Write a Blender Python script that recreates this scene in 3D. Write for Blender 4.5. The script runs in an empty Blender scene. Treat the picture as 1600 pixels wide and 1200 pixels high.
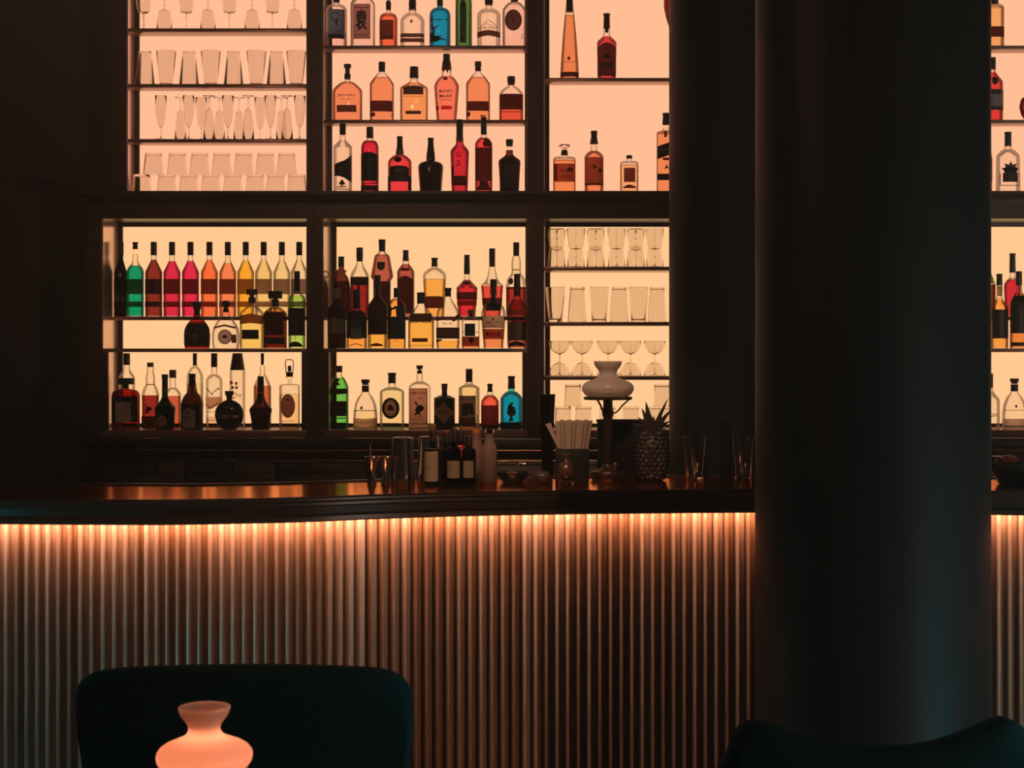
import bpy, bmesh, math, random
from mathutils import Vector, Matrix
from mathutils.geometry import tessellate_polygon
random.seed(7)
PI = math.pi
SC = bpy.context.scene
COL = SC.collection

# ------------------------------------------------------------------ camera, world, lights, exposure
# the lens axis looks level along +Y from 1.60 m; the photograph's vanishing point is at pixel (930, 545)
F, CX, CY, H = 2730.0, 930.0, 545.0, 1.60
def X(px, Y): return (px - CX) / F * Y
def Z(py, Y): return H - (py - CY) / F * Y
def PY(z, Y): return CY + (H - z) * F / Y
cd = bpy.data.cameras.new('camera')
cam = bpy.data.objects.new('camera', cd); COL.objects.link(cam)
cam.location = (0, 0, H); cam.rotation_euler = (PI/2, 0, 0)
cd.sensor_width = 36; cd.lens = 36 * F / 1600
cd.shift_x = (800 - CX) / 1600; cd.shift_y = -(600 - CY) / 1600
cd.clip_start = .05; cd.clip_end = 60
cd.dof.use_dof = True; cd.dof.focus_distance = 7.8; cd.dof.aperture_fstop = 10
SC.camera = cam
vs = SC.view_settings
SC.display_settings.display_device = 'sRGB'
vs.view_transform = 'Standard'; vs.look = 'None'; vs.exposure = 0; vs.gamma = 1; vs.use_curve_mapping = False
cy = SC.cycles
cy.max_bounces = 16; cy.transmission_bounces = 14; cy.glossy_bounces = 5; cy.diffuse_bounces = 4; cy.transparent_max_bounces = 40
cy.caustics_refractive = False; cy.caustics_reflective = False
w = bpy.data.worlds.new('world'); SC.world = w; w.use_nodes = True
bg = w.node_tree.nodes['Background']; bg.inputs[0].default_value = (.90, .88, .74, 1); bg.inputs[1].default_value = .13
# thin haze added to the air for a soft glow around the backlit panels
vol = w.node_tree.nodes.new('ShaderNodeVolumeScatter'); vol.inputs['Density'].default_value = .008; vol.inputs['Anisotropy'].default_value = .72
vol.inputs['Color'].default_value = (.92, .98, .96, 1)
w.node_tree.links.new(vol.outputs[0], w.node_tree.nodes['World Output'].inputs['Volume'])
def lamp(name, loc, color, watts, radius):
    l = bpy.data.lights.new(name, 'POINT'); l.color = color; l.energy = watts; l.shadow_soft_size = radius
    o = bpy.data.objects.new(name, l); COL.objects.link(o); o.location = loc; return o
lamp('added_teal_fill', (-2.9, 4.9, .30), (.06, .75, .80), 15, .12)  # added teal light that tints the left slats; no lamp stands there
lamp('added_blue_fill', (3.0, 3.6, .55), (.02, .66, .82), 95, .15)  # unseen blue source, put in to turn the column's right side teal
lamp('warm_table_light', (4.2, .9, .72), (1, .52, .30), 215, .06)
lamp('added_warm_side_fill', (4.7, 4.3, .9), (1, .50, .28), 26, .06)  # added to light the slats that the front column keeps in shadow
lamp('added_overhead_fill', (-1.3, 4.4, 3.0), (1, .52, .32), 20, .12)  # invented overhead fill that brightens the fronts of things on the bar
def spot(name, loc, target, color, watts, size, blend=.5):
    l = bpy.data.lights.new(name, 'SPOT'); l.color = color; l.energy = watts; l.spot_size = size; l.spot_blend = blend; l.shadow_soft_size = .05
    o = bpy.data.objects.new(name, l); COL.objects.link(o); o.location = loc
    o.rotation_euler = (Vector(target)-Vector(loc)).to_track_quat('-Z', 'Y').to_euler(); return o
spot('added_bar_fill_spot', (-.75, 4.55, 3.3), (-.55, 6.55, 1.33), (1, .60, .40), 125, .46)  # made-up spot, aimed to brighten the things on the bar top
spot('added_bar_fill_spot', (.04, 4.55, 3.3), (.02, 6.55, 1.33), (1, .60, .40), 115, .42)  # second added spot, for the right half of the bar top

# ------------------------------------------------------------------ materials
def lin(c):
    return tuple((v/255/12.92 if v <= 10 else ((v/255+.055)/1.055)**2.4) for v in c)
PANEL_UP = lin((255, 187, 146)); PANEL_LOW = lin((255, 199, 143))
PN = (1.0, .53, .29)
_m = {}
def base(name):
    m = bpy.data.materials.new(name); m.use_nodes = True
    nt = m.node_tree; nt.nodes.clear()
    out = nt.nodes.new('ShaderNodeOutputMaterial')
    return m, nt, out
def nd(nt, t, **kw):
    n = nt.nodes.new(t)
    for k, v in kw.items():
        if isinstance(k, str) and hasattr(n, k): setattr(n, k, v)
    return n
def principled(name, col, rough=.5, metal=0, spec=.5, noise=None, bump=None, coat=0, tint=None):
    if name in _m: return _m[name]
    m, nt, out = base(name)
    p = nd(nt, 'ShaderNodeBsdfPrincipled')
    p.inputs['Base Color'].default_value = (*col, 1); p.inputs['Roughness'].default_value = rough
    p.inputs['Metallic'].default_value = metal; p.inputs['Specular IOR Level'].default_value = spec
    p.inputs['Coat Weight'].default_value = coat; p.inputs['Coat Roughness'].default_value = .08
    if tint: p.inputs['Specular Tint'].default_value = (*tint, 1); p.inputs['IOR'].default_value = 1.7
    if noise or bump:
        tc = nd(nt, 'ShaderNodeTexCoord'); mp = nd(nt, 'ShaderNodeMapping')
        nt.links.new(tc.outputs['Object'], mp.inputs['Vector'])
        tx = nd(nt, 'ShaderNodeTexNoise')
        tx.inputs['Detail'].default_value = 6
        nt.links.new(mp.outputs[0], tx.inputs['Vector'])
        if noise:
            sc, col2, lo, hi = noise
            mp.inputs['Scale'].default_value = sc; tx.inputs['Scale'].default_value = 1
            mr = nd(nt, 'ShaderNodeMapRange'); mr.inputs[1].default_value = lo; mr.inputs[2].default_value = hi
            nt.links.new(tx.outputs[0], mr.inputs[0])
            mx = nd(nt, 'ShaderNodeMix', data_type='RGBA')
            mx.inputs[6].default_value = (*col, 1); mx.inputs[7].default_value = (*col2, 1)
            nt.links.new(mr.outputs[0], mx.inputs[0]); nt.links.new(mx.outputs[2], p.inputs['Base Color'])
        if bump:
            bp = nd(nt, 'ShaderNodeBump'); bp.inputs['Strength'].default_value = bump; bp.inputs['Distance'].default_value = .002
            nt.links.new(tx.outputs[0], bp.inputs['Height']); nt.links.new(bp.outputs[0], p.inputs['Normal'])
    nt.links.new(p.outputs[0], out.inputs[0]); _m[name] = m; return m
def emit(name, col, s):
    if name in _m: return _m[name]
    m, nt, out = base(name); e = nd(nt, 'ShaderNodeEmission')
    e.inputs[0].default_value = (*col, 1); e.inputs[1].default_value = s
    nt.links.new(e.outputs[0], out.inputs[0]); _m[name] = m; return m
def clearish(name, tint, edge, power=3.0, gloss=1.0, ior=1.45, rough=.02):
    """glass or liquid seen as a coloured filter that darkens where the path through it is longer"""
    if name in _m: return _m[name]
    m, nt, out = base(name)
    lw = nd(nt, 'ShaderNodeLayerWeight'); lw.inputs[0].default_value = .5
    pw = nd(nt, 'ShaderNodeMath', operation='POWER'); pw.inputs[1].default_value = power
    nt.links.new(lw.outputs['Facing'], pw.inputs[0])
    mx = nd(nt, 'ShaderNodeMix', data_type='RGBA')
    mx.inputs[6].default_value = (*tint, 1); mx.inputs[7].default_value = (*edge, 1)
    nt.links.new(pw.outputs[0], mx.inputs[0])
    tr = nd(nt, 'ShaderNodeBsdfTransparent'); nt.links.new(mx.outputs[2], tr.inputs[0])
    gl = nd(nt, 'ShaderNodeBsdfGlossy'); gl.inputs['Roughness'].default_value = rough
    fr = nd(nt, 'ShaderNodeFresnel'); fr.inputs[0].default_value = ior
    sc = nd(nt, 'ShaderNodeMath', operation='MULTIPLY'); sc.inputs[1].default_value = gloss
    nt.links.new(fr.outputs[0], sc.inputs[0])
    ms = nd(nt, 'ShaderNodeMixShader'); nt.links.new(sc.outputs[0], ms.inputs[0])
    nt.links.new(tr.outputs[0], ms.inputs[1]); nt.links.new(gl.outputs[0], ms.inputs[2])
    nt.links.new(ms.outputs[0], out.inputs[0]); _m[name] = m; return m
def liquid(c):
    L = lin(c); T = [min(1, max(.002, a/b)) for a, b in zip(L, PN)]
    t = tuple(math.sqrt(v) for v in T); ed = tuple(v*.35 for v in t)
    return clearish('liquid_%d_%d_%d' % c, t, ed, 3.5, .25, 1.33)
def glassm(kind):
    if kind == 'clear': return clearish('bottle_glass_clear', (.975, .965, .95), (.30, .17, .13), 4.0, .7)
    t = {'green': (40, 110, 50), 'darkgreen': (20, 34, 18), 'brown': (95, 35, 20), 'dark': (26, 14, 10), 'red': (190, 40, 30),
         'blue': (40, 165, 190), 'olive': (190, 195, 90), 'lime': (110, 190, 70), 'amber': (230, 130, 60)}[kind]
    L = lin(t); T = [min(1, max(.0005, a/b)) for a, b in zip(L, PN)]
    s = tuple(math.sqrt(v) for v in T)
    return clearish('bottle_glass_' + kind, s, tuple(v*.3 for v in s), 3.5, .7)
def paper(c, gloss=False):
    """label paper: diffuse towards the room, a little light from the backlit panel soaks through"""
    n = 'paper_%d_%d_%d' % c
    if n in _m: return _m[n]
    m, nt, out = base(n); L = lin(c)
    T = [a/b for a, b in zip(L, PN)]; fc = .85 if max(T) > .3 else .6; q = 1/(fc*.72); q = min(q, .98/max(T))
    tc = tuple(v*q for v in T); dc = tuple(min(.75, v*1.6+.02) for v in L)
    a = nd(nt, 'ShaderNodeBsdfTranslucent'); a.inputs[0].default_value = (*tc, 1)
    b = nd(nt, 'ShaderNodeBsdfDiffuse'); b.inputs[0].default_value = (*dc, 1)
    ms = nd(nt, 'ShaderNodeMixShader'); ms.inputs[0].default_value = fc
    nt.links.new(a.outputs[0], ms.inputs[1] if False else ms.inputs[2]); nt.links.new(b.outputs[0], ms.inputs[1])
    nt.links.new(ms.outputs[0], out.inputs[0]); _m[n] = m; return m
def plain(c, rough=.45):
    return principled('plain_%d_%d_%d_%d' % (*c, int(rough*100)), lin(c), rough)
def real_glass(name='drinking_glass', col=(.97, .955, .94), ior=1.45):
    if name in _m: return _m[name]
    m, nt, out = base(name); g = nd(nt, 'ShaderNodeBsdfGlass')
    g.inputs['Color'].default_value = (*col, 1); g.inputs['Roughness'].default_value = 0; g.inputs['IOR'].default_value = ior
    nt.links.new(g.outputs[0], out.inputs[0]); _m[name] = m; return m
WOOD = principled('dark_stained_wood', (.080, .038, .025), .42, noise=((3, 3, 40), (.055, .025, .016), .35, .65))
WOODX = principled('dark_wood_along', (.060, .029, .019), .36, noise=((2, 40, 40), (.040, .018, .011), .35, .65))
def varnished(name, ca, cb, rough, df):
    m, nt, out = base(name)
    tc = nd(nt, 'ShaderNodeTexCoord'); mp = nd(nt, 'ShaderNodeMapping'); mp.inputs['Scale'].default_value = (3, 30, 30); tx = nd(nt, 'ShaderNodeTexNoise'); tx.inputs['Scale'].default_value = 1; tx.inputs['Detail'].default_value = 6
    nt.links.new(tc.outputs['Object'], mp.inputs[0]); nt.links.new(mp.outputs[0], tx.inputs[0])
    mx = nd(nt, 'ShaderNodeMix', data_type='RGBA'); mx.inputs[6].default_value = (*ca, 1); mx.inputs[7].default_value = (*cb, 1); nt.links.new(tx.outputs[0], mx.inputs[0])
    g = nd(nt, 'ShaderNodeBsdfGlossy'); g.inputs['Roughness'].default_value = rough; nt.links.new(mx.outputs[2], g.inputs[0])
    d = nd(nt, 'ShaderNodeBsdfDiffuse'); d.inputs[0].default_value = (*df, 1)
    ms = nd(nt, 'ShaderNodeMixShader'); ms.inputs[0].default_value = .96
    nt.links.new(d.outputs[0], ms.inputs[1]); nt.links.new(g.outputs[0], ms.inputs[2]); nt.links.new(ms.outputs[0], out.inputs[0]); return m
TOPW = varnished('varnished_counter_wood', (1, .47, .26), (.95, .40, .21), .15, (.09, .035, .018))
SHELF = principled('brown_shelf_board', (.55, .31, .25), .30, .4, noise=((3, 40, 40), (.46, .26, .20), .3, .7))
LINING = principled('pale_side_lining', (.86, .62, .54), .20, .75, noise=((30, 30, 4), (.80, .56, .48), .3, .7))
BATTEN = principled('worn_reeded_wood', (.38, .235, .155), .26, spec=.8, noise=((60, 60, 5), (.24, .14, .09), .38, .66), bump=.10)
def vary(m, lo, hi):      # every slat a little lighter or darker than its neighbours
    nt = m.node_tree; p = [n for n in nt.nodes if n.type == 'BSDF_PRINCIPLED'][0]; src = p.inputs['Base Color'].links[0].from_socket
    oi = nd(nt, 'ShaderNodeObjectInfo'); mr = nd(nt, 'ShaderNodeMapRange'); mr.inputs[3].default_value = lo; mr.inputs[4].default_value = hi
    nt.links.new(oi.outputs['Random'], mr.inputs[0]); hs = nd(nt, 'ShaderNodeHueSaturation'); nt.links.new(mr.outputs[0], hs.inputs['Value'])
    m2 = nd(nt, 'ShaderNodeMapRange'); m2.inputs[3].default_value = 1.15; m2.inputs[4].default_value = .75; nt.links.new(oi.outputs['Random'], m2.inputs[0]); nt.links.new(m2.outputs[0], hs.inputs['Saturation'])
    nt.links.new(src, hs.inputs['Color']); nt.links.new(hs.outputs[0], p.inputs['Base Color'])
vary(BATTEN, .75, 1.3)
BACKING = principled('batten_backing', (.05, .025, .016), .6)
COLUMN = principled('dark_plaster_column', (.016, .018, .017), .5, spec=.12, noise=((4, 4, 1.5), (.013, .014, .013), .3, .7))
WALL = principled('dark_wall_paint', (.055, .045, .040), .65, noise=((2, 2, 2), (.045, .038, .036), .3, .7))
FLOOR = principled('dark_floor_boards', (.05, .03, .02), .45, noise=((2, 20, 2), (.035, .02, .014), .3, .7))
VELVET = principled('dark_teal_velvet', (.001, .030, .036), .9, spec=.1, noise=((25, 25, 25), (.001, .023, .029), .3, .7))
PIPING = principled('velvet_piping', (.03, .03, .028), .6)
BRASS = principled('aged_brass', (.28, .15, .07), .30, 1.0, noise=((40, 40, 40), (.18, .09, .045), .3, .7))
STEEL = principled('polished_steel', (.62, .57, .55), .16, 1.0, noise=((80, 80, 6), (.55, .5, .48), .3, .7))
BLACK = principled('black_lacquer', (.008, .008, .008), .45, spec=.2, noise=((60, 60, 60), (.012, .011, .010), .3, .7))
CAPD = principled('dark_bottle_cap', (.020, .012, .009), .42, noise=((90, 90, 90), (.028, .017, .012), .3, .7))
CAPR = principled('red_wax_cap', (.22, .012, .016), .4, noise=((90, 90, 90), (.16, .008, .012), .3, .7))
CAPB = principled('brown_wood_cap', (.11, .045, .028), .5, noise=((30, 30, 90), (.07, .03, .02), .3, .7))
CAPA = principled('amber_neck_wrap', (.5, .16, .03), .4, noise=((90, 90, 90), (.42, .13, .025), .3, .7))
INK = plain((24, 14, 10)); PALEINK = plain((190, 165, 150)); REDINK = plain((150, 22, 24))
DG = real_glass()
PANU = emit('backlit_panel_upper', PANEL_UP, 1.08); PANL = emit('backlit_panel_lower', PANEL_LOW, 1.08)
LED = emit('warm_light_strip', (1, .46, .26), 82)

# ------------------------------------------------------------------ mesh helpers
def mk(name, verts, faces, mat, parent=None, loc=(0, 0, 0), smooth=True, angle=.6):
    me = bpy.data.meshes.new(name); me.from_pydata(verts, [], faces); me.update()
    if mat: me.materials.append(mat)
    if smooth:
        me.polygons.foreach_set('use_smooth', [True]*len(me.polygons))
        try: me.set_sharp_from_angle(angle=angle)
        except Exception: pass
    o = bpy.data.objects.new(name, me); COL.objects.link(o); o.location = loc
    if parent: o.parent = parent
    return o
class MB:
    def __init__(s): s.v = []; s.f = []
    def add(s, v, f):
        n = len(s.v); s.v += [tuple(p) for p in v]; s.f += [tuple(i+n for i in q) for q in f]; return s
    def box(s, x0, x1, y0, y1, z0, z1):
        return s.add([(x0,y0,z0),(x1,y0,z0),(x1,y1,z0),(x0,y1,z0),(x0,y0,z1),(x1,y0,z1),(x1,y1,z1),(x0,y1,z1)],
                     [(3,2,1,0),(4,5,6,7),(0,1,5,4),(1,2,6,5),(2,3,7,6),(3,0,4,7)])
    def tube(s, pts, r, n=8, closed=False):
        pts = [Vector(p) for p in pts]; rs = r if isinstance(r, (list, tuple)) else [r]*len(pts)
        rings = []; up = None
        for i, p in enumerate(pts):
            a = pts[max(0, i-1)] if not closed else pts[i-1]; b = pts[min(len(pts)-1, i+1)] if not closed else pts[(i+1) % len(pts)]
            t = (b-a).normalized()
            if up is None:
                up = Vector((0, 0, 1)) if abs(t.z) < .9 else Vector((1, 0, 0))
            u = (up - t*up.dot(t)).normalized(); up = u; v = t.cross(u)
            rings.append([p + (u*math.cos(2*PI*k/n) + v*math.sin(2*PI*k/n))*rs[i] for k in range(n)])
        V = [q for R in rings for q in R]; Fs = []; m = len(rings)
        for i in range(m if closed else m-1):
            j = (i+1) % m
            for k in range(n):
                Fs.append((i*n+k, i*n+(k+1) % n, j*n+(k+1) % n, j*n+k))
        if not closed: Fs += [tuple(range(n-1, -1, -1)), tuple((m-1)*n+k for k in range(n))]
        return s.add(V, Fs)
    def lathe(s, prof, n=24, c=(0, 0, 0), cap0=True, cap1=True, closed=False):
        V = []; Fs = []; m = len(prof)
        for r, z in prof:
            r = max(r, 1e-5)
            V += [(c[0]+r*math.cos(2*PI*k/n), c[1]+r*math.sin(2*PI*k/n), c[2]+z) for k in range(n)]
        for i in range(m if closed else m-1):
            j = (i+1) % m
            for k in range(n): Fs.append((i*n+k, i*n+(k+1) % n, j*n+(k+1) % n, j*n+k))
        if not closed and cap0: Fs.append(tuple(range(n-1, -1, -1)))
        if not closed and cap1: Fs.append(tuple((m-1)*n+k for k in range(n)))
        return s.add(V, Fs)
    def build(s, name, mat, parent=None, loc=(0, 0, 0), smooth=True, angle=.6, bevel=0):
        o = mk(name, s.v, s.f, mat, parent, loc, smooth, angle)
        if bevel:
            bm = bmesh.new(); bm.from_mesh(o.data)
            bmesh.ops.bevel(bm, geom=list(bm.edges), offset=bevel, segments=2, affect='EDGES', profile=.5, clamp_overlap=True)
            bm.to_mesh(o.data); bm.free()
            o.data.polygons.foreach_set('use_smooth', [True]*len(o.data.polygons))
            try: o.data.set_sharp_from_angle(angle=.5)
            except Exception: pass
        return o
def tag(o, label, cat=None, group=None, kind=None):
    if label: o['label'] = label
    if cat: o['category'] = cat
    if group: o['group'] = group
    if kind: o['kind'] = kind
    return o
def empty(name, loc, label=None, cat=None, group=None, kind=None, rz=0):
    o = bpy.data.objects.new(name, None); COL.objects.link(o); o.location = loc; o.rotation_euler = (0, 0, rz)
    o.empty_display_size = .05
    return tag(o, label, cat, group, kind)
def copy_tree(o, parent=None):
    c = o.copy(); COL.objects.link(c)
    if parent: c.parent = parent
    for ch in o.children: copy_tree(ch, c)
    return c

YP, YL, YU = 8.12, 7.85, 7.98; YR = YL-.14            # light panels, front of the lower cabinets, front of the upper cabinets
# ------------------------------------------------------------------ the room
def struct(name, mb, mat, label, bevel=0):
    return tag(mb.build(name, mat, smooth=False, bevel=bevel), label, None, None, 'structure')
struct('floor', MB().box(-5, 6, -3, 8.4, -.1, 0), FLOOR, 'dark floor of the bar room')
struct('ceiling', MB().box(-5, 6, -3, 8.4, 3.55, 3.65), WALL, 'dark ceiling above the bar')
struct('wall_back', MB().box(-5, 6, YP+.065, YP+.2, 0, 3.55), WALL, 'dark wall behind and left of the backlit shelving')
struct('wall_left', MB().box(-5.1, -5, -3, 8.4, 0, 3.55), WALL, 'dark left side wall')
struct('wall_right', MB().box(6, 6.1, -3, 8.4, 0, 3.55), WALL, 'dark right side wall')

# ------------------------------------------------------------------ backlit shelving
bounds = [135, 491.5, 836.5, 1181.5, 1506, 1871.5]
openings = [(160, 478), (505, 823), (850, 1168), (1195, 1493), (1519, 1858)]
LEDGE = Z(299, YL-.05); SUB = Z(341.5, YL); FLO = Z(672, YL); TOPU = Z(-75, YU)
ordn = ['leftmost', 'second', 'middle', 'fourth', 'rightmost']
shelfU = [[44, 131, 217], [71, 187], [121.5], [71, 187], [71, 187]]
zsU = [[Z(y, YU+.01) for y in r] for r in shelfU]
zs545 = Z(544.5, YL+.005); zsR = Z(494.5, YP-.135)
shelfL3 = [Z(y, YL+.005) for y in (416.5, 503, 588)]
desc_u = ['upper backlit cabinet of glassware shelves at the far left', 'upper backlit cabinet holding three rows of bottles',
          'upper backlit cabinet with few bottles beside the rear column', 'upper backlit cabinet hidden behind the two columns',
          'upper backlit cabinet right of the front column']
desc_l = ['lower backlit cabinet with the row of rainbow cordials', 'lower backlit cabinet crowded with whiskey bottles, left of the lamp',
          'lower backlit cabinet of glassware behind the bar lamp', 'lower backlit cabinet hidden behind the two columns',
          'lower backlit cabinet right of the front column']
TH = .0165
def board(name, x0, x1, y0, y1, ztop, root, th=TH, mat=SHELF):
    return MB().box(x0, x1, y0, y1, ztop-th, ztop).build(name, mat, root, smooth=False, bevel=.0015)
for i in range(5):
    # ---- upper unit
    o0, o1 = openings[i]
    if i == 0: o0 = 199
    b0, b1 = bounds[i], bounds[i+1]
    if i == 0: b0 = 178
    xa, xb, xo0, xo1 = X(b0, YU)+.001, X(b1, YU)-.001, X(o0, YU), X(o1, YU)
    r = empty('display_cabinet', (0, 0, 0), desc_u[i], 'cabinet', 'upper backlit cabinets behind the bar')
    MB().box(xa, xo0-.003, YU, YP+.02, LEDGE, TOPU).build('side_post', WOOD, r, smooth=False)
    MB().box(xo1+.003, xb, YU, YP+.02, LEDGE, TOPU).build('side_post', WOOD, r, smooth=False)
    MB().box(xo0-.003, xo0, YU+.012, YP, LEDGE, TOPU).build('side_lining', LINING, r, smooth=False)
    MB().box(xo1, xo1+.003, YU+.012, YP, LEDGE, TOPU).build('side_lining', LINING, r, smooth=False)
    MB().box(xo0, xo1, YP, YP+.012, LEDGE, TOPU).build('light_panel', PANU, r, smooth=False)
    MB().box(xo0+.0002, xo0+.021, YP-.014, YP-.001, LEDGE+.001, TOPU).build('panel_frame', WOOD, r, smooth=False)
    MB().box(xo1-.014, xo1-.0002, YP-.014, YP-.001, LEDGE+.001, TOPU).build('panel_frame', WOOD, r, smooth=False)
    MB().box(xa, xb, YU, YP+.02, TOPU, TOPU+.05).build('top_rail', WOODX, r, smooth=False)
    for z in zsU[i]:
        board('shelf', xo0+.0003, xo1-.0003, YU+.012, YP-.015, z, r)
    # ---- lower unit
    o0, o1 = openings[i]; b0, b1 = bounds[i], bounds[i+1]
    xa, xb, xo0, xo1 = X(b0, YL)+.001, X(b1, YL)-.001, X(o0, YL), X(o1, YL)
    r = empty('display_cabinet', (0, 0, 0), desc_l[i], 'cabinet', 'lower backlit cabinets behind the bar')
    z0 = FLO-.03
    MB().box(xa, xo0-.003, YL, YP+.02, z0, SUB).build('side_post', WOOD, r, smooth=False)
    MB().box(xo1+.003, xb, YL, YP+.02, z0, SUB).build('side_post', WOOD, r, smooth=False)
    MB().box(xo0-.003, xo0, YL+.012, YP, FLO, SUB).build('side_lining', LINING, r, smooth=False)
    MB().box(xo1, xo1+.003, YL+.012, YP, FLO, SUB).build('side_lining', LINING, r, smooth=False)
    MB().box(xo0, xo1, YP, YP+.012, FLO, SUB).build('light_panel', PANL, r, smooth=False)
    for q in ((xo0+.0002, xo0+.021, FLO, SUB), (xo1-.016, xo1-.0002, FLO, SUB), (xo0+.021, xo1-.016, SUB-.019, SUB-.0005), (xo0+.021, xo1-.016, FLO+.001, FLO+.019)):
        MB().box(q[0], q[1], YP-.014, YP-.001, q[2], q[3]).build('panel_frame', WOOD, r, smooth=False)
    MB().box(xa, xb, YL, YP+.02, SUB, LEDGE-.036).build('top_rail', WOODX, r, smooth=False)
    board('bottom_board', xo0-.003, xo1+.003, YL+.004, YP-.0005, FLO, r, .03)
    if i == 2:
        for z in shelfL3: board('shelf', xo0+.0003, xo1-.0003, YL+.012, YP-.015, z, r)
    else:
        board('shelf', xo0+.0003, xo1-.0003, YL+.004, YP-.015, zs545, r)
        board('riser_shelf', xo0+.012, xo1-.0003, YP-.134, YP-.015, zsR, r)
        MB().box(xo0+.0005, xo0+.024, YL+.003, YL+.018, FLO, zs545-TH).build('face_strip', WOOD, r, smooth=False)
        MB().box(xo1-.020, xo1-.0005, YL+.003, YL+.018, FLO, zs545-TH).build('face_strip', WOOD, r, smooth=False)
# ledge and cornice between the two tiers
xl, xr = X(118, YL-.07), X(1885, YL-.07)
mb = MB()
sec = [(YP+.06, LEDGE-.036), (YL-.07, LEDGE-.036), (YL-.065, LEDGE-.026), (YL-.08, LEDGE-.014), (YL-.08, LEDGE-.002), (YL-.077, LEDGE), (YP+.06, LEDGE)]
V = [(x, y, z) for x in (xl, xr) for y, z in sec]; n = len(sec)
mb.add(V, [tuple(range(n)), tuple(range(2*n-1, n-1, -1))] + [(i, i+n, (i+1) % n + n, (i+1) % n) for i in range(n)])
struct('trim_1', mb, WOODX, 'dark wooden ledge moulding between upper and lower shelving')
# back counter under the shelving
bc = empty('back_counter', (0, 0, 0), 'dark wooden back counter below the backlit shelving', 'counter')
x0, x1 = X(120, YL-.15), X(1890, YL-.15)
MB().box(x0+.03, x1-.03, YL-.02, YP+.05, 0, FLO-.075).build('cabinet_body', WOODX, bc, smooth=False)
MB().box(x0, x1, YL-.09, YP+.06, FLO-.075, FLO-.031).build('counter_slab', WOODX, bc, smooth=False, bevel=.006)
MB().box(x0+.015, x1-.015, YL-.06, YL-.02, FLO-.105, FLO-.076).build('moulding', WOODX, bc, smooth=False, bevel=.008)
YC = 6.93
for k in range(12):
    a = x0+.05+k*(x1-x0-.1)/12
    d = MB().box(a+.01, a+(x1-x0-.1)/12-.01, YL-.038, YL-.021, .12, FLO-.14).build('door', WOOD, bc, smooth=False, bevel=.004)
# brass gallery rail of two rods in front of the back counter
gr = empty('gallery_rail', (0, 0, 0), 'thin brass double rail with small arched brackets before the back counter', 'rail')
za, zb = Z(704, YR), Z(720, YR)
segs = [(98, 1038), (1543, 1880)]
for a, b in segs:
    for z in (za, zb):
        MB().tube([(X(a, YR), YR, z), (X(b, YR), YR, z)], .0032, 8).build('rod', BRASS, gr)
for px in (104, 122, 240, 358, 490, 612, 735, 860, 985, 1552, 1680, 1810):
    x = X(px, YR)
    m = MB()
    for z in (za, zb):
        m.tube([(x-.011, YR, z), (x-.0093, YR-.001, z+.0077), (x, YR-.002, z+.0115), (x+.0093, YR-.001, z+.0077), (x+.011, YR, z)], .0026, 6)
    m.box(x-.005, x+.005, YR+.004, YL-.022, zb-.004, zb+.004)
    m.box(x-.006, x+.006, YR+.004, YR+.010, zb-.002, zb+.016)
    m.build('bracket', BRASS, gr)

# ------------------------------------------------------------------ columns
def column(name, x, y, r, label):
    m = MB().lathe([(r+.03, 0), (r+.03, .16), (r+.012, .19), (r, .22), (r, 3.549)], 64)
    return tag(m.build(name, COLUMN, loc=(x, y, 0), angle=.9), label, 'column')
column('column', X(1362.5, 5.35), 5.35, .3565, 'thick dark round column standing in front of the bar')
column('column', X(1045, 7.12)+.3575, 7.12, .3565, 'dark round column behind the bar, left edge lit orange')

# ------------------------------------------------------------------ bar counter
ctrl = [(-1000, 6.20), (-760, 6.06), (-480, 5.86), (-200, 5.69), (0, 5.607), (150, 5.585), (260, 5.580), (400, 5.63), (500, 5.69), (600, 5.785), (700, 5.855), (800, 5.908),
        (900, 5.942), (1000, 5.966), (1180, 6.0), (1370, 5.985), (1550, 5.92), (1650, 5.88), (1800, 5.80), (2050, 5.74), (2400, 5.70), (2700, 5.68)]
P = [Vector((X(px, d), d)) for px, d in ctrl]
def catmull(P, per=14):
    out = []
    for i in range(1, len(P)-2):
        p0, p1, p2, p3 = P[i-1], P[i], P[i+1], P[i+2]
        for k in range(per):
            t = k/per
            out.append(.5*((2*p1) + (p2-p0)*t + (2*p0-5*p1+4*p2-p3)*t*t + (3*p1-p0-3*p2+p3)*t**3))
    out.append(P[-2]); return out
path = catmull(P)
L = [0]
for a, b in zip(path, path[1:]): L.append(L[-1] + (b-a).length)
def at(s):
    for i in range(len(L)-1):
        if L[i+1] >= s or i == len(L)-2:
            t = (s-L[i])/(L[i+1]-L[i]); p = path[i].lerp(path[i+1], t); d = (path[i+1]-path[i]).normalized(); return p, d
def sweep(sec, step=2, caps=True):
    """sec: closed cross-section of (distance behind the bar's front line, z)"""
    V = []; Fs = []; pts = list(range(0, len(path), step)); n = len(sec)
    if pts[-1] != len(path)-1: pts.append(len(path)-1)
    for i in pts:
        a = path[max(0, i-1)]; b = path[min(len(path)-1, i+1)]; d = (b-a).normalized(); nrm = Vector((-d.y, d.x))
        for off, z in sec:
            q = path[i] + nrm*off; V.append((q.x, q.y, z))
    m = len(pts)
    for i in range(m-1):
        for k in range(n): Fs.append((i*n+k, (i+1)*n+k, (i+1)*n+(k+1) % n, i*n+(k+1) % n))
    if caps: Fs += [tuple(range(n)), tuple((m-1)*n+k for k in range(n-1, -1, -1))]
    return MB().add(V, Fs)
ZT, ZV = 1.1187, 1.0352
bar = empty('bar_counter', (0, 0, 0), 'long curved bar with glossy wooden top and reeded front lit from above', 'bar')
sweep([(.012, ZT-.034), (.012, ZT), (.56, ZT), (.56, ZT-.034)]).build('countertop', TOPW, bar, angle=.5)
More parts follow.
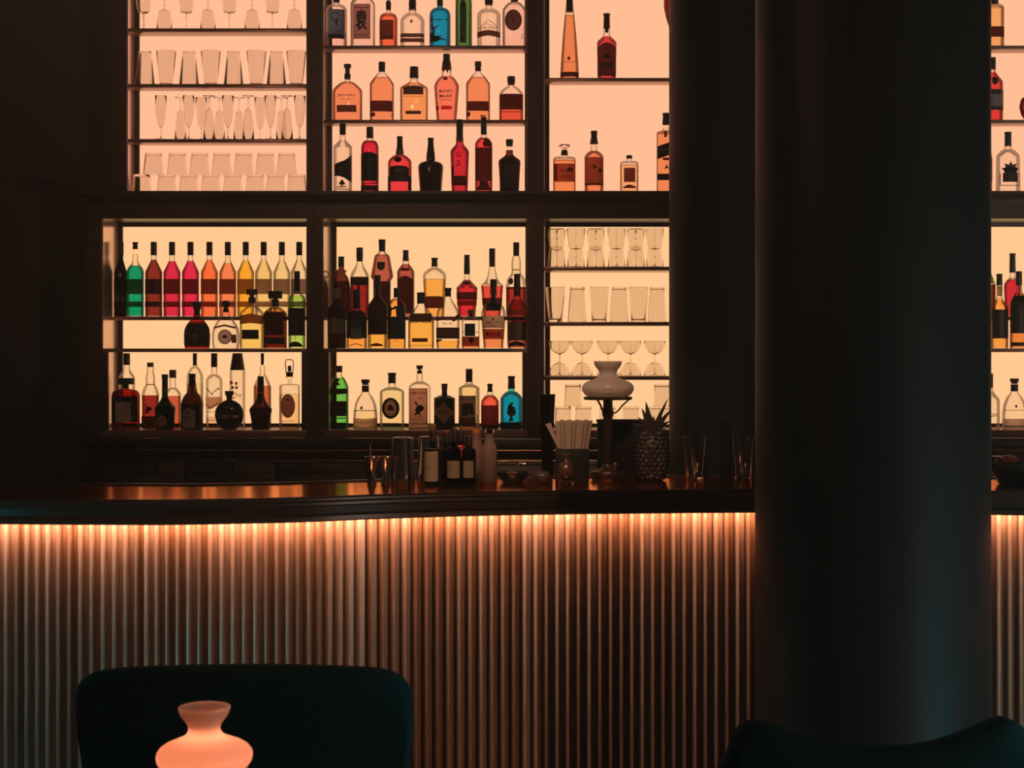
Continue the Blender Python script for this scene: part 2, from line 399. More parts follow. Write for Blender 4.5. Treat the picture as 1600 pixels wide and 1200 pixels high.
sweep([(.0, ZT-.020), (-.006, ZT-.012), (-.006, ZT-.006), (0, ZT), (.0118, ZT), (.0118, ZT-.034), (.004, ZT-.034), (0, ZT-.028)]).build('counter_edge', WOODX, bar, angle=.5)
sweep([(.565, ZT+.006), (.585, ZT+.006), (.585, ZT-.06), (.565, ZT-.06)]).build('rear_lip', WOODX, bar, smooth=False)
sweep([(.012, ZT-.0345), (.50, ZT-.0345), (.50, ZV+.012), (.036, ZV+.012), (.034, ZV), (.014, ZV), (.006, ZV+.005), (.006, ZV+.018), (.016, ZV+.026)]).build('valance', WOODX, bar, angle=.5)
sweep([(.040, ZV+.0035), (.052, ZV+.0035), (.052, ZV+.0115), (.040, ZV+.0115)]).build('light_strip', LED, bar, smooth=False)
sweep([(.100, .0), (.130, .0), (.130, ZV+.0118), (.100, ZV+.0118)]).build('backing_board', BACKING, bar, smooth=False)
sweep([(.060, .0), (.0995, .0), (.0995, .09), (.060, .09)]).build('plinth', WOODX, bar, smooth=False)
pitch = .0366
# one reeded strip: a rounded ridge beside a shallow recessed flat
hw = pitch/2
prof = [(-hw+.0005, .0), (-hw+.0006, -.004)] + [(-hw+.001+.0088*(1-math.cos(t)), -.004-.026*math.sin(t)) for t in (.2, .5, .85, 1.2, 1.57, 1.94, 2.3, 2.64, 2.94)] + [(-hw+.0190, -.004), (hw-.0005, -.004), (hw-.0005, 0)]
def batten_mesh():
    n = len(prof); V = [(x, y, z) for z in (.0905, ZV+.0116) for x, y in prof]
    return V, [(i, (i+1) % n, (i+1) % n+n, i+n) for i in range(n)] + [tuple(range(n-1, -1, -1)), tuple(range(n, 2*n))]
V, Fs = batten_mesh(); bmesh0 = None
s = .02
while s < L[-1]-.02:
    p, d = at(s); nrm = Vector((-d.y, d.x)); q = p + nrm*.0993
    if bmesh0 is None:
        o = mk('batten', V, Fs, BATTEN, bar); bmesh0 = o.data
    else:
        o = bpy.data.objects.new('batten', bmesh0); COL.objects.link(o); o.parent = bar
    o.location = (q.x, q.y, 0); o.rotation_euler = (0, 0, math.atan2(d.y, d.x))
    s += pitch
# ------------------------------------------------------------------ bottles
TEXTQ = []
LAST = {}
class Body:
    """a bottle's outline: half-widths at heights above the base, with the cross-section's depth and squareness"""
    def __init__(s, pts, neck, d, e):
        s.p = pts; s.neck = neck; s.d = d; s.e = e; s.top = pts[-1][1]
    def a(s, h):
        p = s.p
        if h <= p[0][1]: return p[0][0]
        for (r0, h0), (r1, h1) in zip(p, p[1:]):
            if h <= h1: return r0 + (r1-r0)*((h-h0)/(h1-h0) if h1 > h0 else 1)
        return p[-1][0]
    def b(s, a): return min(a, max(s.neck, s.d*a)) if a > s.neck else a
    def ex(s, a): return s.e if a > s.neck*1.25 else 2 + (s.e-2)*max(0, (a/s.neck-1)/.25)
    def y(s, x, h, out=0):
        a = s.a(h)+out; b = s.b(s.a(h))+out; e = s.ex(a)
        u = min(.9995, abs(x)/a) if a > 0 else 0
        return -b*(1-u**e)**(1/e)
    def mesh(s, inset=0, h0=0, h1=None, n=28):
        h1 = s.top if h1 is None else h1
        hs = [h0] + [h for _, h in s.p if h0+1e-5 < h < h1-1e-5] + [h1]
        if h0 == 0: hs = [0] + hs[1:] if s.p[0][1] == 0 else hs
        rows = []
        if h0 == 0 and len(s.p) > 1 and s.p[1][1] == 0: rows.append((s.p[0][0], 0)); hs = [0] + [h for h in hs if h > 0]; rows.append((s.p[1][0], 0)); hs = hs[1:]
        for h in hs: rows.append((s.a(h), h))
        V = []; Fs = []
        for a0, h in rows:
            a = max(1e-4, a0-inset); b = max(1e-4, s.b(a0)-inset); e = s.ex(a0)
            for k in range(n):
                t = 2*PI*(k+.5)/n; c, q = math.cos(t), math.sin(t)
                V.append((a*math.copysign(abs(c)**(2/e), c), b*math.copysign(abs(q)**(2/e), q), h))
        m = len(rows)
        for i in range(m-1):
            for k in range(n): Fs.append((i*n+k, i*n+(k+1) % n, (i+1)*n+(k+1) % n, (i+1)*n+k))
        Fs += [tuple(range(n-1, -1, -1)), tuple((m-1)*n+k for k in range(n))]
        return V, Fs
def shoulder(kind, w, n_, hs, hn, k=7):
    out = []
    for i in range(1, k+1):
        t = i/k
        if kind == 'round': f = math.sqrt(max(0, 1-t*t))
        elif kind == 'sq': f = max(0, 1-t**3.2)**(1/2.4)
        elif kind == 's': f = (1+math.cos(PI*t))/2
        elif kind == 'dome': f = .65*math.sqrt(max(0, 1-t*t)) + .35*(1+math.cos(PI*t))/2
        elif kind == 'conv': f = (1-t)**.8
        elif kind == 'conc': f = (1-t)**1.7
        else: f = 1-t
        out.append((n_+(w-n_)*f, hs+(hn-hs)*t))
    return out
def project(bd, u, h, out): return (u, bd.y(u, h, out)-0*out, h)
def patch(bd, cols, S, basey, out, ny=5):
    """cols: (x px from the centre, y top px, y bottom px) control points left to right -> curved patch on the front"""
    V = []; Fs = []; xs = []
    n = 14; x0, x1 = cols[0][0], cols[-1][0]
    for i in range(n+1):
        t = i/n; t = .5-.5*math.cos(PI*t); xs.append(x0+(x1-x0)*t)
    xs = sorted(set([round(v, 4) for v in xs] + [c[0] for c in cols]))
    for x in xs:
        for c, e in zip(cols, cols[1:]):
            if c[0] <= x <= e[0]+1e-6:
                t = (x-c[0])/(e[0]-c[0]) if e[0] > c[0] else 0
                yt, yb = c[1]+(e[1]-c[1])*t, c[2]+(e[2]-c[2])*t; break
        for j in range(ny+1):
            h = max(.0008, (basey-(yt+(yb-yt)*j/ny))*S); a = bd.a(h)+out
            u = max(-a*.998, min(a*.998, x*S)); V.append((u, bd.y(u, h, out), h))
    m = ny+1
    for i in range(len(xs)-1):
        for j in range(ny): Fs.append((i*m+j, i*m+j+1, (i+1)*m+j+1, (i+1)*m+j))
    return V, Fs
def disc(bd, cx, cyy, rx, ry, S, basey, out):
    V = []; Fs = []; n = 24
    for r in (0, .5, 1):
        for k in range(n if r else 1):
            u = (cx + rx*r*math.cos(2*PI*k/n))*S; h = max(.0008, (basey-(cyy - ry*r*math.sin(2*PI*k/n)))*S)
            a = bd.a(h)+out; u = max(-a*.998, min(a*.998, u)); V.append((u, bd.y(u, h, out), h))
    for k in range(n):
        Fs.append((0, 1+k, 1+(k+1) % n)); Fs.append((1+k, 1+n+k, 1+n+(k+1) % n, 1+(k+1) % n))
    return V, Fs
def flatpoly(bd, pts, S, basey, out):
    vs_ = []
    for x, y in pts:
        h = max(.0008, (basey-y)*S); a = bd.a(h)+out; u = max(-a*.998, min(a*.998, x*S)); vs_.append((u, bd.y(u, h, out), h))
    tri = tessellate_polygon([[Vector((v[0], v[2], 0)) for v in vs_]])
    return vs_, [tuple(t) for t in tri]
ROWS = {}
def row(name, Y, z, group):
    ROWS[name] = (Y, z, Y/F, PY(z, Y), group)
CD, CR, CB, CA = CAPD, CAPR, CAPB, CAPA
def B(rw, cx, wd, top, sh, nk, nw, gt, label, kind='round', bw=None, d=1.0, e=2.0, glass='clear', liq=None, cap=None, lab=(), prof=None, name='bottle', cat='bottle', yo=0, opaque=False):
    Y, z, S, by, group = ROWS[rw]; Y += yo; S = Y/F; by = PY(z, Y)
    root = empty(name, (X(cx, Y), Y, z+.0004), label, cat, group)
    bw = bw or wd
    hp = lambda y: (by-y)*S
    W, N, BW = wd/2*S, nw/2*S, bw/2*S
    if prof:
        p = [(max(.0004, prof[0][0]*S*.85), 0)] + [(r*S, hp(y)) for r, y in prof]
        p[1] = (p[1][0], 0)
    else:
        rb = min(.004, BW*.2)
        p = [(BW-rb, 0), (BW-rb, 0), (BW-rb*.3, rb*.3), (BW, rb), (W, hp(sh))] + shoulder(kind, W, N, hp(sh), hp(nk)) + [(N, hp(gt))]
    bd = Body(p, N, d, e)
    V, Fs = bd.mesh()
    gm = BLACKGLASS if opaque else glassm(glass)
    gl = mk('glass', V, Fs, gm, root, angle=.7)
    if liq:
        c, lv = liq
        V, Fs = bd.mesh(.0012, .003, hp(lv))
        mk('liquid', V, Fs, liquid(c), root, angle=.7)
    for i, cp in enumerate(cap if cap is not None else [(nw*1.12, nw*1.12, top, gt+2)]):
        wt, wb, y0, y1 = cp[:4]; m = cp[4] if len(cp) > 4 else CAPD
        rt, rb_, h1, h0 = wt/2*S, wb/2*S, hp(y0), hp(y1); q = min(.0012, abs(h1-h0)*.2)
        nm = 'cap' if i == 0 else 'collar'
        o = MB().lathe([(rb_-q*.5, h0), (rb_, h0+q), (rt, h1-q*1.2), (rt-q, h1)], 20).build(nm, m, root)
    par = gl; k = 0
    for l in lab:
        t = l[0]; k += 1; out = .0007+.00022*k
        if t == 'band':
            o = mk('label', *patch(bd, l[1], S, by, out), l[2], root); par = o
        elif t == 'rect':
            _, a, b_, y0, y1, m = l; o = mk('label', *patch(bd, [(a, y0, y1), (b_, y0, y1)], S, by, out), m, root); par = o
        elif t == 'oval':
            _, x_, y_, rx, ry, m = l; o = mk('label', *disc(bd, x_, y_, rx, ry, S, by, out), m, root); par = o
        elif t == 'poly':
            mk('emblem', *flatpoly(bd, l[1], S, by, out+.0004), l[2], par)
        elif t == 'line':   # thin printed stroke
            _, pts, th, m = l; V = []; Fs = []
            for (xa, ya), (xb, yb) in zip(pts, pts[1:]):
                L_ = math.hypot(xb-xa, yb-ya) or 1; nx, ny = -(yb-ya)/L_*th/2, (xb-xa)/L_*th/2
                v, f = flatpoly(bd, [(xa+nx, ya+ny), (xb+nx, yb+ny), (xb-nx, yb-ny), (xa-nx, ya-ny)], S, by, out+.0004)
                Fs += [tuple(i+len(V) for i in q) for q in f]; V += v
            mk('emblem', V, Fs, m, par)
        elif t == 'ring':
            _, x_, y_, rx, ry, th, m = l; V = []; Fs = []; n = 28
            for q in (1, 0):
                for kk in range(n):
                    u = (x_+(rx-th*(1-q))*math.cos(2*PI*kk/n))*S; h = max(.0008, (by-(y_-(ry-th*(1-q))*math.sin(2*PI*kk/n)))*S); V.append((u, bd.y(u, h, out+.0003), h))
            for kk in range(n): Fs.append((kk, (kk+1) % n, n+(kk+1) % n, n+kk))
            mk('emblem', V, Fs, m, par)
        elif t == 'text':
            TEXTQ.append((l[1], l[2], l[3], l[4], l[5], l[6] if len(l) > 6 else None, bd, S, by, out+.0006, par))
    LAST['b'] = (root, bd)
    return root
BLACKGLASS = principled('near_black_glass', (.016, .009, .006), .12, noise=((30, 30, 30), (.012, .007, .005), .3, .7))
def flush_text():
    cur = {}; dg = None
    for t in sorted(set(q[0] for q in TEXTQ)):
        c = bpy.data.curves.new('lettering', 'FONT'); c.body = t; c.align_x = 'CENTER'; c.resolution_u = 2; c.size = 1; c.offset = .035 if t == '袁' else .006
        o = bpy.data.objects.new('lettering', c); COL.objects.link(o); cur[t] = o
    bpy.context.view_layer.update(); dg = bpy.context.evaluated_depsgraph_get()
    geo = {}
    for t, o in cur.items():
        me = bpy.data.meshes.new_from_object(o.evaluated_get(dg))
        geo[t] = ([(v.co.x, v.co.y) for v in me.vertices], [tuple(p.vertices) for p in me.polygons])
        bpy.data.meshes.remove(me); c = o.data; bpy.data.objects.remove(o); bpy.data.curves.remove(c)
    for t, x, y, h, m, wmax, bd, S, by, out, par in TEXTQ:
        vs_, fs = geo[t]
        if not vs_: continue
        xs = [v[0] for v in vs_]; ys = [v[1] for v in vs_]; w0 = max(xs)-min(xs); h0 = max(ys)-min(ys); mx = (max(xs)+min(xs))/2; my = (max(ys)+min(ys))/2
        sy = h/h0; sx = sy if not wmax else wmax/w0
        V = []
        for a, b in vs_:
            u = (x+(a-mx)*sx)*S; hh = max(.0008, (by-(y-(b-my)*sy))*S)
            V.append((u, bd.y(u, hh, out), hh))
        mk('lettering', V, fs, m, par, smooth=False)
def bird(cx, cy_, s, flip=1):
    pts = [(-8, 9), (-4, 7), (-6, 3), (-3, -2), (-5, -9), (-4, -10), (-1, -3), (2, -5), (5, -3), (9, 1), (6, 3), (3, 6), (0, 8), (4, 10), (1, 11), (-2, 9), (-5, 11)]
    return [(cx+flip*x*s, cy_+y*s) for x, y in pts]
def spade(cx, cy_, s):
    pts = [(0, -6), (3, -2), (5, 1), (4.6, 3), (3, 3.8), (1, 3), (1.4, 6), (-1.4, 6), (-1, 3), (-3, 3.8), (-4.6, 3), (-5, 1), (-3, -2)]
    return [(cx+x*s, cy_+y*s) for x, y in pts]
def leaf(cx, cy_, s):
    pts = [(0, -6), (1.5, -3), (5, -4), (4, -1), (7, 0), (5, 2), (5, 4.5), (1, 3.6), (0, 5), (-1, 3.6), (-5, 4.5), (-5, 2), (-7, 0), (-4, -1), (-5, -4), (-1.5, -3)]
    return [(cx+x*s, cy_+y*s) for x, y in pts]
pD = paper((62, 40, 32)); pK = plain((22, 16, 13), .5); pG = paper((72, 62, 52)); pBr = paper((150, 88, 66)); pRB = paper((92, 42, 32)); pT = paper((104, 76, 54))
pW = plain((120, 112, 100), .6); pGr = paper((88, 80, 76)); pRed = paper((190, 48, 44)); pDR = paper((76, 24, 20)); pOr = paper((205, 118, 76)); pOl = paper((80, 62, 44))
YB, YU_, YC_, YF = YP-.075, YP-.072, YL+.06, YL+.075
gU2 = 'bottles on the upper middle shelves'
row('A2', YU_, zsU[1][0], 'bottles on the top middle shelf'); row('B2', YU_, zsU[1][1], 'bottles on the second middle shelf'); row('C2', YC_, LEDGE, 'bottles on the middle ledge')
row('A3', YU_, zsU[2][0], 'bottles on the upper right shelf'); row('B3', YC_+.05, LEDGE, 'bottles on the right ledge')
row('R1', YB, zsR, 'rainbow cordial bottles'); row('F1', YF, zs545, 'bottles in front of the cordials')
row('G1', YF, FLO, 'bottles on the lowest left shelf'); row('G1b', YB, FLO, 'bottles on the lowest left shelf')
row('R2', YB, zsR, 'whiskey bottles on the rear step'); row('F2', YF, zs545, 'whiskey bottles in front of the step'); row('G2', YF+.05, FLO, 'bottles on the lowest middle shelf')
row('A5', YU_, zsU[4][0], 'bottles right of the front column'); row('B5', YU_, zsU[4][1], 'bottles right of the front column'); row('C5', YC_+.05, LEDGE, 'bottles right of the front column')
row('R5', YB, zsR, 'bottles right of the front column'); row('F5', YF, zs545, 'bottles right of the front column'); row('G5', YF+.03, FLO, 'bottles right of the front column')

# --- top middle shelf
B('A2', 525.5, 33, -14, 18, 6.5, 9.6, 2, 'clear gin bottle with grey arched-window label, leftmost on the top middle shelf', lab=[('rect', -11, 14.5, 17, 63, pGr), ('rect', -11, 14.5, 56, 62.5, plain((58, 50, 50))), ('ring', 0, 28, 6.5, 6.5, 1.6, PALEINK), ('rect', -5, 5, 33, 35, pT), ('poly', [(0, 35), (5, 35), (4, 41), (2.5, 45), (1, 41)], INK), ('text', 'mfg', -1, 49, 5, PALEINK, 10)], liq=((250, 176, 140), 52), e=2.2, d=.9)
B('A2', 567, 37.5, -22, 8, -6, 12, -10, 'clear square bottle with brown calligraphy label on the top middle shelf', kind='dome', lab=[('rect', -13, 13.5, 9, 63.5, pBr), ('text', '袁', -.5, 34, 33, INK, 18), ('line', [(-10, 14.8), (11, 14.8)], 1.1, INK), ('line', [(-9, 57), (9, 57)], .8, INK), ('text', '喜', 9, 7.5, 1.6, INK, 2.6)], liq=((252, 182, 145), -2), d=.8, e=3.6)
B('A2', 607, 27.8, 1, 30, 20, 7.4, 15, 'small orange bottle with dark square label on the top middle shelf', liq=((250, 100, 60), 24), cap=[(6.6, 6.6, 1, 4, CD), (8.6, 7.6, 4, 16, CD)], lab=[('rect', -13.5, 9, 33.5, 64, paper((98, 58, 48))), ('text', 'OTNI', -2, 37, 3, PALEINK, 13), ('text', 'sloe', -2, 59, 4, INK, 15)])
B('A2', 644.5, 37.5, -24, 33, 20, 11.5, 12, 'clear bottle with wooden stopper and lettered brown bands on the top middle shelf', cap=[(11, 11, -24, 4, CB), (12, 12, 4, 10, CB), (11, 12.5, 10.5, 15.5, CB)], lab=[('band', [(-18.6, 54, 60), (0, 55.5, 61.5), (18.6, 54, 60)], pRB), ('text', 'WOODFORD', 0, 57.6, 3.6, plain((210, 150, 120)), 30), ('band', [(-18.6, 61.5, 68), (0, 63, 69), (18.6, 61.5, 68)], pRB), ('oval', 0, 36.5, 2.1, 2.4, pRB)], kind='dome', d=.9)
B('A2', 687.5, 33, -22, 25, 12, 8.6, 7, 'turquoise bottle with printed bird on the top middle shelf', glass='blue', liq=((35, 150, 165), 9), lab=[('poly', [(-15, 68), (-15, 55), (-9, 52), (-13, 45), (-11, 40), (-14, 33), (-12, 28), (-9.5, 29), (-9, 34), (-11, 38), (-8, 46), (-2, 43), (3, 40), (-3, 45), (-7, 49), (-7, 59), (0, 59), (8, 57), (0, 61), (14, 65), (2, 65), (-4, 68)], plain((74, 40, 34))), ('line', [(-7, 34), (5, 33)], 1.6, plain((70, 60, 62))), ('line', [(9, 33), (15, 33)], 1.8, plain((70, 60, 62)))])
B('A2', 724.5, 26, -52, 4, -12, 9, -24, 'tall dark green bottle with long narrow label on the top middle shelf', glass='clear', liq=((84, 118, 48), -2), kind='dome', lab=[('band', [(-5, 9, 69), (-3, 4, 69), (0, 2.6, 69), (3, 4, 69), (5, 9, 69)], paper((52, 46, 36))), ('oval', -.5, 9, 4, 6.5, pK), ('rect', -5, 5, 54, 56, pT)])
B('A2', 763.8, 36.5, -20, 26, 14, 10, 6, 'clear bottle with pink mountain drawing and lettered band on the top middle shelf', cap=[(13, 13, -20, 5, CD), (12, 12.5, 5, 8, CD)], lab=[('band', [(-17.8, 52, 61), (0, 50, 59), (17.8, 52, 61)], pRB), ('text', 'HANGAR DISTILLED', 0, 55, 4, INK, 30), ('text', 'CAPE FORD', 0, 47, 3.6, plain((150, 60, 50)), 26), ('line', [(-14, 47), (-9, 42), (-4, 38), (0, 34.5), (5, 37.5), (10, 41), (14, 46)], .8, plain((170, 70, 62))), ('line', [(-8, 45), (-2, 40), (3, 43), (9, 44)], .7, plain((190, 90, 80)))], bw=36.5)
B('A2', 803.7, 37, -16, 18, 3, 10, 1, 'clear flat bottle with round dark emblem label, rightmost on the top middle shelf', lab=[('oval', -1, 34, 13.2, 16.4, pRB), ('ring', -1, 34, 13.2, 16.4, 2, plain((60, 28, 24))), ('ring', -1, 33, 8, 9, .9, INK), ('poly', [(-1, 31), (1, 35), (-.5, 39), (-3, 36)], INK), ('line', [(-8, 28), (-4, 27), (-1, 32), (4, 27), (8, 30)], .8, INK), ('line', [(13, 55), (12, 62), (15, 62)], .9, INK)], kind='dome', d=.75, e=2.8, glass='clear', liq=((252, 180, 142), 6))
# --- second middle shelf
orn = (252, 142, 84)
B('B2', 543, 46, 100.5, 144, 127, 7.5, 124, 'broad round-shouldered bourbon bottle with stopper, leftmost on the second middle shelf', liq=((248, 136, 86), 129), kind='dome', d=.62, e=2.6, cap=[(11.5, 11.5, 100.5, 106.5, CD), (7.4, 7.4, 106.5, 116, CB), (10.4, 9.6, 116, 124, CD)], lab=[('rect', -15, 15.5, 166, 177, paper((84, 44, 34))), ('text', 'JEFFERS', -.5, 151.5, 4.4, plain((205, 100, 66)), 28), ('text', 'VERY SMALL', 0, 157, 1.8, plain((205, 100, 66)), 20)])
B('B2', 596.7, 37.5, 97, 131, 113, 8, 112, 'amber bourbon bottle with wide dark band label, second on the second middle shelf', liq=((250, 138, 84), 121.5), kind='conv', d=.7, e=3, cap=[(10.4, 10.4, 97, 112, CD)], lab=[('rect', -17, 17.2, 159, 176, pDR), ('rect', -17, -9, 177.5, 183.5, pDR), ('rect', 16, 17.4, 180, 183, pDR)])
B('B2', 647, 43, 104.5, 139, 126, 12, 123, 'amber flat bottle with dark arched label and thick cap on the second middle shelf', liq=((252, 150, 84), 130), kind='s', d=.6, e=3.2, cap=[(13.4, 14.2, 104.5, 122.5, CD)], lab=[('band', [(-15.5, 138.5, 149.5), (-8, 136, 149.5), (0, 135.2, 149.5), (8, 136, 149.5), (15.5, 138.5, 149.5)], paper((56, 36, 30))), ('rect', -12, 12, 175, 180, paper((56, 32, 26))), ('line', [(-17, 152), (17, 152)], .5, plain((190, 110, 60)))])
B('B2', 697.8, 39, 84.7, 136, 119, 15, 108, 'red-waxed bourbon bottle with red lettering, fourth on the second middle shelf', bw=31, liq=((252, 120, 82), 120), kind='dome', d=.75, cap=[(11, 11, 84.7, 94.5, CD), (12.5, 15.4, 94.5, 106, CR), (15.6, 15.6, 106, 109, CR)], lab=[('poly', [(-7.6, 106), (7.6, 106), (7, 112), (4.5, 108), (2, 116), (-1, 109), (-4, 114), (-7, 110)], REDINK), ('oval', -1, 124.5, 3.8, 2.6, pDR), ('text', 'MAKER\'S', 0, 144.5, 5, plain((200, 30, 60)), 21), ('text', 'MARK', 0, 152, 5, plain((190, 24, 56)), 20), ('text', 'KENTUCKY', 0, 158, 2.4, plain((210, 60, 70)), 17), ('rect', -7.5, 7.5, 167, 173, pRed), ('rect', -16, -11.5, 167.5, 173, pDR), ('rect', 8, 9.6, 168, 172, pDR)])
B('B2', 747, 37.5, 96.5, 131, 113, 8, 111, 'amber bourbon bottle with wide dark band label, fifth on the second middle shelf', liq=((250, 138, 84), 121.5), kind='conv', d=.7, e=3, cap=[(10.4, 10.4, 96.5, 104.5, CD), (9.4, 9.4, 105, 111, CD)], lab=[('rect', -17, 17.2, 160, 175, pDR), ('rect', -17, -11.5, 177, 183.5, pDR), ('rect', 4, 12, 182, 184, pDR)])
B('B2', 798.7, 37.5, 119.7, 149, 135, 10, 132, 'short flask bottle with large dark label, rightmost on the second middle shelf', liq=((235, 84, 52), 149.5), kind='dome', d=.7, e=2.6, cap=[(12.4, 12.4, 119.7, 129, CD), (11, 11, 129, 133, CD)], lab=[('rect', -17, 18.4, 148.5, 173, pDR), ('text', 'BULLEIT', 0, 160, 4, INK, 20), ('line', [(-17, 176), (17, 176)], 1, plain((150, 40, 30)))])
# --- middle ledge
B('C2', 535.5, 29, 193.5, 229, 219, 9.2, 213, 'clear vodka bottle with swooping black label and spade, leftmost on the middle ledge', lab=[('band', [(-11.5, 258, 276), (-4, 255, 276.5), (4, 252.5, 279), (10, 248, 283), (14.4, 243, 286)], pK), ('text', 'Smirten', 1, 263, 8, plain((80, 66, 56)), 17), ('poly', spade(1, 287, .95), INK), ('line', [(-7, 293.5), (8, 293)], 1.6, INK), ('line', [(-7, 296.5), (11, 297)], 1.4, INK)], kind='cone', cap=[(10.2, 9.8, 193.5, 209.5, CD), (9.6, 9.6, 209.5, 211, CR)])
B('C2', 578, 27.5, 198.6, 232, 219, 9.8, 214, 'crimson aperitif bottle with dark wave-topped label on the middle ledge', liq=((222, 34, 52), 221), cap=[(10.6, 11.2, 198.6, 216, CD)], lab=[('band', [(-13.5, 242.5, 284), (-6, 239.5, 284), (0, 238.5, 284), (6, 240, 284), (13.5, 243, 284)], pK), ('text', 'Rosso', -1, 250, 8, plain((120, 104, 86)), 17), ('text', 'APERITIVO', 0, 261, 3, plain((84, 70, 58)), 18), ('line', [(-9, 236), (-9, 296)], .7, plain((120, 84, 70))), ('rect', -13.5, 13.5, 291, 299, pK), ('line', [(-13, 288), (13, 287)], 1.2, plain((110, 20, 26)))])
B('C2', 624.7, 37, 213.3, 254, 242, 11.5, 232, 'round-bodied red brandy bottle with seal and framed black label on the middle ledge', liq=((240, 60, 60), 243.5), kind='dome', d=.75, cap=[(9.4, 9, 213.3, 217.5, CD), (8.6, 10, 217.5, 234, CD), (11.4, 13, 234.5, 242, CA)], lab=[('oval', -1.5, 250.5, 6, 4.6, pK), ('band', [(-15, 263, 285), (-12, 261, 285), (0, 260, 285), (12, 261, 285), (15, 265, 285)], pK), ('rect', -11, 11, 264, 284, plain((58, 42, 34))), ('text', 'VERMUT', 0, 267.5, 3, PALEINK, 16), ('rect', -18.3, -14, 276, 298, pK), ('rect', 14, 18.3, 276, 298, pK)])
B('C2', 673, 40, 215.7, 256, 254, 15, 222, 'opaque black squat bottle with tall tapering neck on the middle ledge', opaque=True, prof=[(17, 299), (18.5, 280), (20, 262), (19, 257.5), (16, 254.5), (10, 252.5), (7, 251), (6.8, 242), (5.2, 232), (4.6, 226), (4.4, 216.5)], cap=[(9.6, 9.6, 215.7, 219, CD)])
B('C2', 718.3, 29.5, 187, 238, 223, 11.6, 216, 'bright red liqueur bottle with two dark letters on the middle ledge', liq=((205, 36, 44), 222), bw=25, kind='s', cap=[(11, 10.4, 187, 214.5, CD), (11.6, 11.6, 214.5, 221.5, CA)], lab=[('text', 'G', -1, 243.5, 7, INK, 7), ('text', '2', -1, 256, 7.5, INK, 6.5), ('rect', -12.4, 11, 276, 291, pDR), ('rect', -12.4, -8, 262, 276, pDR), ('line', [(-10, 281.5), (10, 281)], .8, plain((130, 80, 60))), ('line', [(-10, 289), (10, 289)], .8, plain((130, 80, 60)))])
B('C2', 755.8, 27.3, 183.2, 226, 215, 9.6, 212, 'tallest red wine bottle with long brown label on the middle ledge', liq=((240, 62, 56), 216), kind='dome', cap=[(8.8, 9.6, 183.2, 210.5, CD)], lab=[('rect', -12.6, 13, 232, 284, paper((92, 46, 34))), ('poly', [(2, 218), (9, 217), (11.5, 223), (12, 231), (1, 231), (-1, 226)], pDR), ('poly', [(-6, 284), (7, 284), (9, 292), (13, 298), (-13, 298), (-6, 291)], pDR)])
B('C2', 796, 34.5, 218, 253, 240, 11, 235, 'dark cream-liqueur bottle with grey label, rightmost on the middle ledge', glass='brown', liq=((52, 28, 20), 244), bw=29, kind='s', opaque=False, cap=[(11.4, 11.4, 218, 224.5, CD), (10.4, 10.4, 224.5, 229, CD)], lab=[('rect', -15, 15, 259, 289, plain((52, 40, 30))), ('text', 'BAILEYS', 0, 264.5, 4, INK, 23), ('poly', [(0, 270), (2, 276), (0, 284), (-2, 276)], INK), ('rect', -15, 15, 289, 299, pK), ('band', [(-16, 252, 258), (-8, 246, 258), (8, 246, 258), (16, 252, 258)], pK)])
# --- upper right shelves
B('A3', 890, 29, -26, 108, 21, 14.5, 16, 'tall conical amber liqueur bottle on the upper right shelf', prof=[(14.5, 121), (14.6, 114), (13.6, 95), (10.6, 55), (7.4, 22), (6, 8), (4.6, -10), (4.4, -25)], liq=((240, 132, 76), 24.5), cap=[(8.6, 9, -26, -6, CD), (9.4, 10.6, -6, 19, CD)], lab=[('ring', -1, 93.5, 2.6, 3, .7, PALEINK), ('oval', -1, 93.5, 1.8, 2.2, pDR), ('rect', -14.2, 14.2, 114.5, 122, pDR), ('line', [(-13, 98), (12, 98)], .6, plain((160, 80, 50)))])
B('A3', 948, 31, 21.5, 68, 54, 10.4, 47, 'red whiskey bottle with olive arched label on the upper right shelf', liq=((228, 60, 58), 58), bw=28, kind='s', cap=[(11.6, 10.4, 21.5, 25, CD), (9.6, 10.6, 25, 45, CD), (6, 5, 45, 51, CB)], lab=[('band', [(-14.6, 76, 121), (-8, 71, 121), (0, 68.5, 121), (8, 71, 121), (14.6, 76, 121)], paper((88, 54, 40))), ('line', [(-13, 81), (13, 81)], .8, plain((60, 40, 30))), ('rect', -13.6, 13.6, 100.5, 104, pK), ('rect', -13.6, 13.6, 105.5, 108.5, pK), ('poly', leaf(0, 90, .9), plain((60, 38, 28)))])
B('A3', 1053, 32, -30, 14, 0, 9, -12, 'dark red round flask half hidden by the rear column', prof=[(7, 121), (7.5, 118), (7, 60), (8, 42), (12, 30), (15.5, 14), (16, 2), (13, -9), (6, -16), (4.5, -24)], glass='red', liq=((190, 40, 44), 0), cap=[(10, 10, -32, -23, CD)])
B('B3', 882, 35, 226, 250, 245, 8.5, 242.5, 'square decanter with flat glass stopper, leftmost on the right ledge', kind='sq', d=.75, e=4.5, liq=((250, 136, 78), 250.5), cap=[(9, 11.4, 234.5, 242.5, CD)], lab=[('rect', -17, 16.2, 257, 284.5, paper((186, 84, 58))), ('rect', -17, -11, 258, 283, paper((110, 52, 40))), ('poly', leaf(9, 266, .75), INK), ('text', 'Arak', 0, 268, 6, plain((90, 44, 34)), 14), ('text', 'reserve', 2, 277, 4, plain((90, 44, 34)), 16), ('line', [(-17, 285), (16.5, 285)], .8, INK)])
o, bd = LAST['b']; Yq = o.location.y; Sq = Yq/F; bq = PY(LEDGE, Yq)
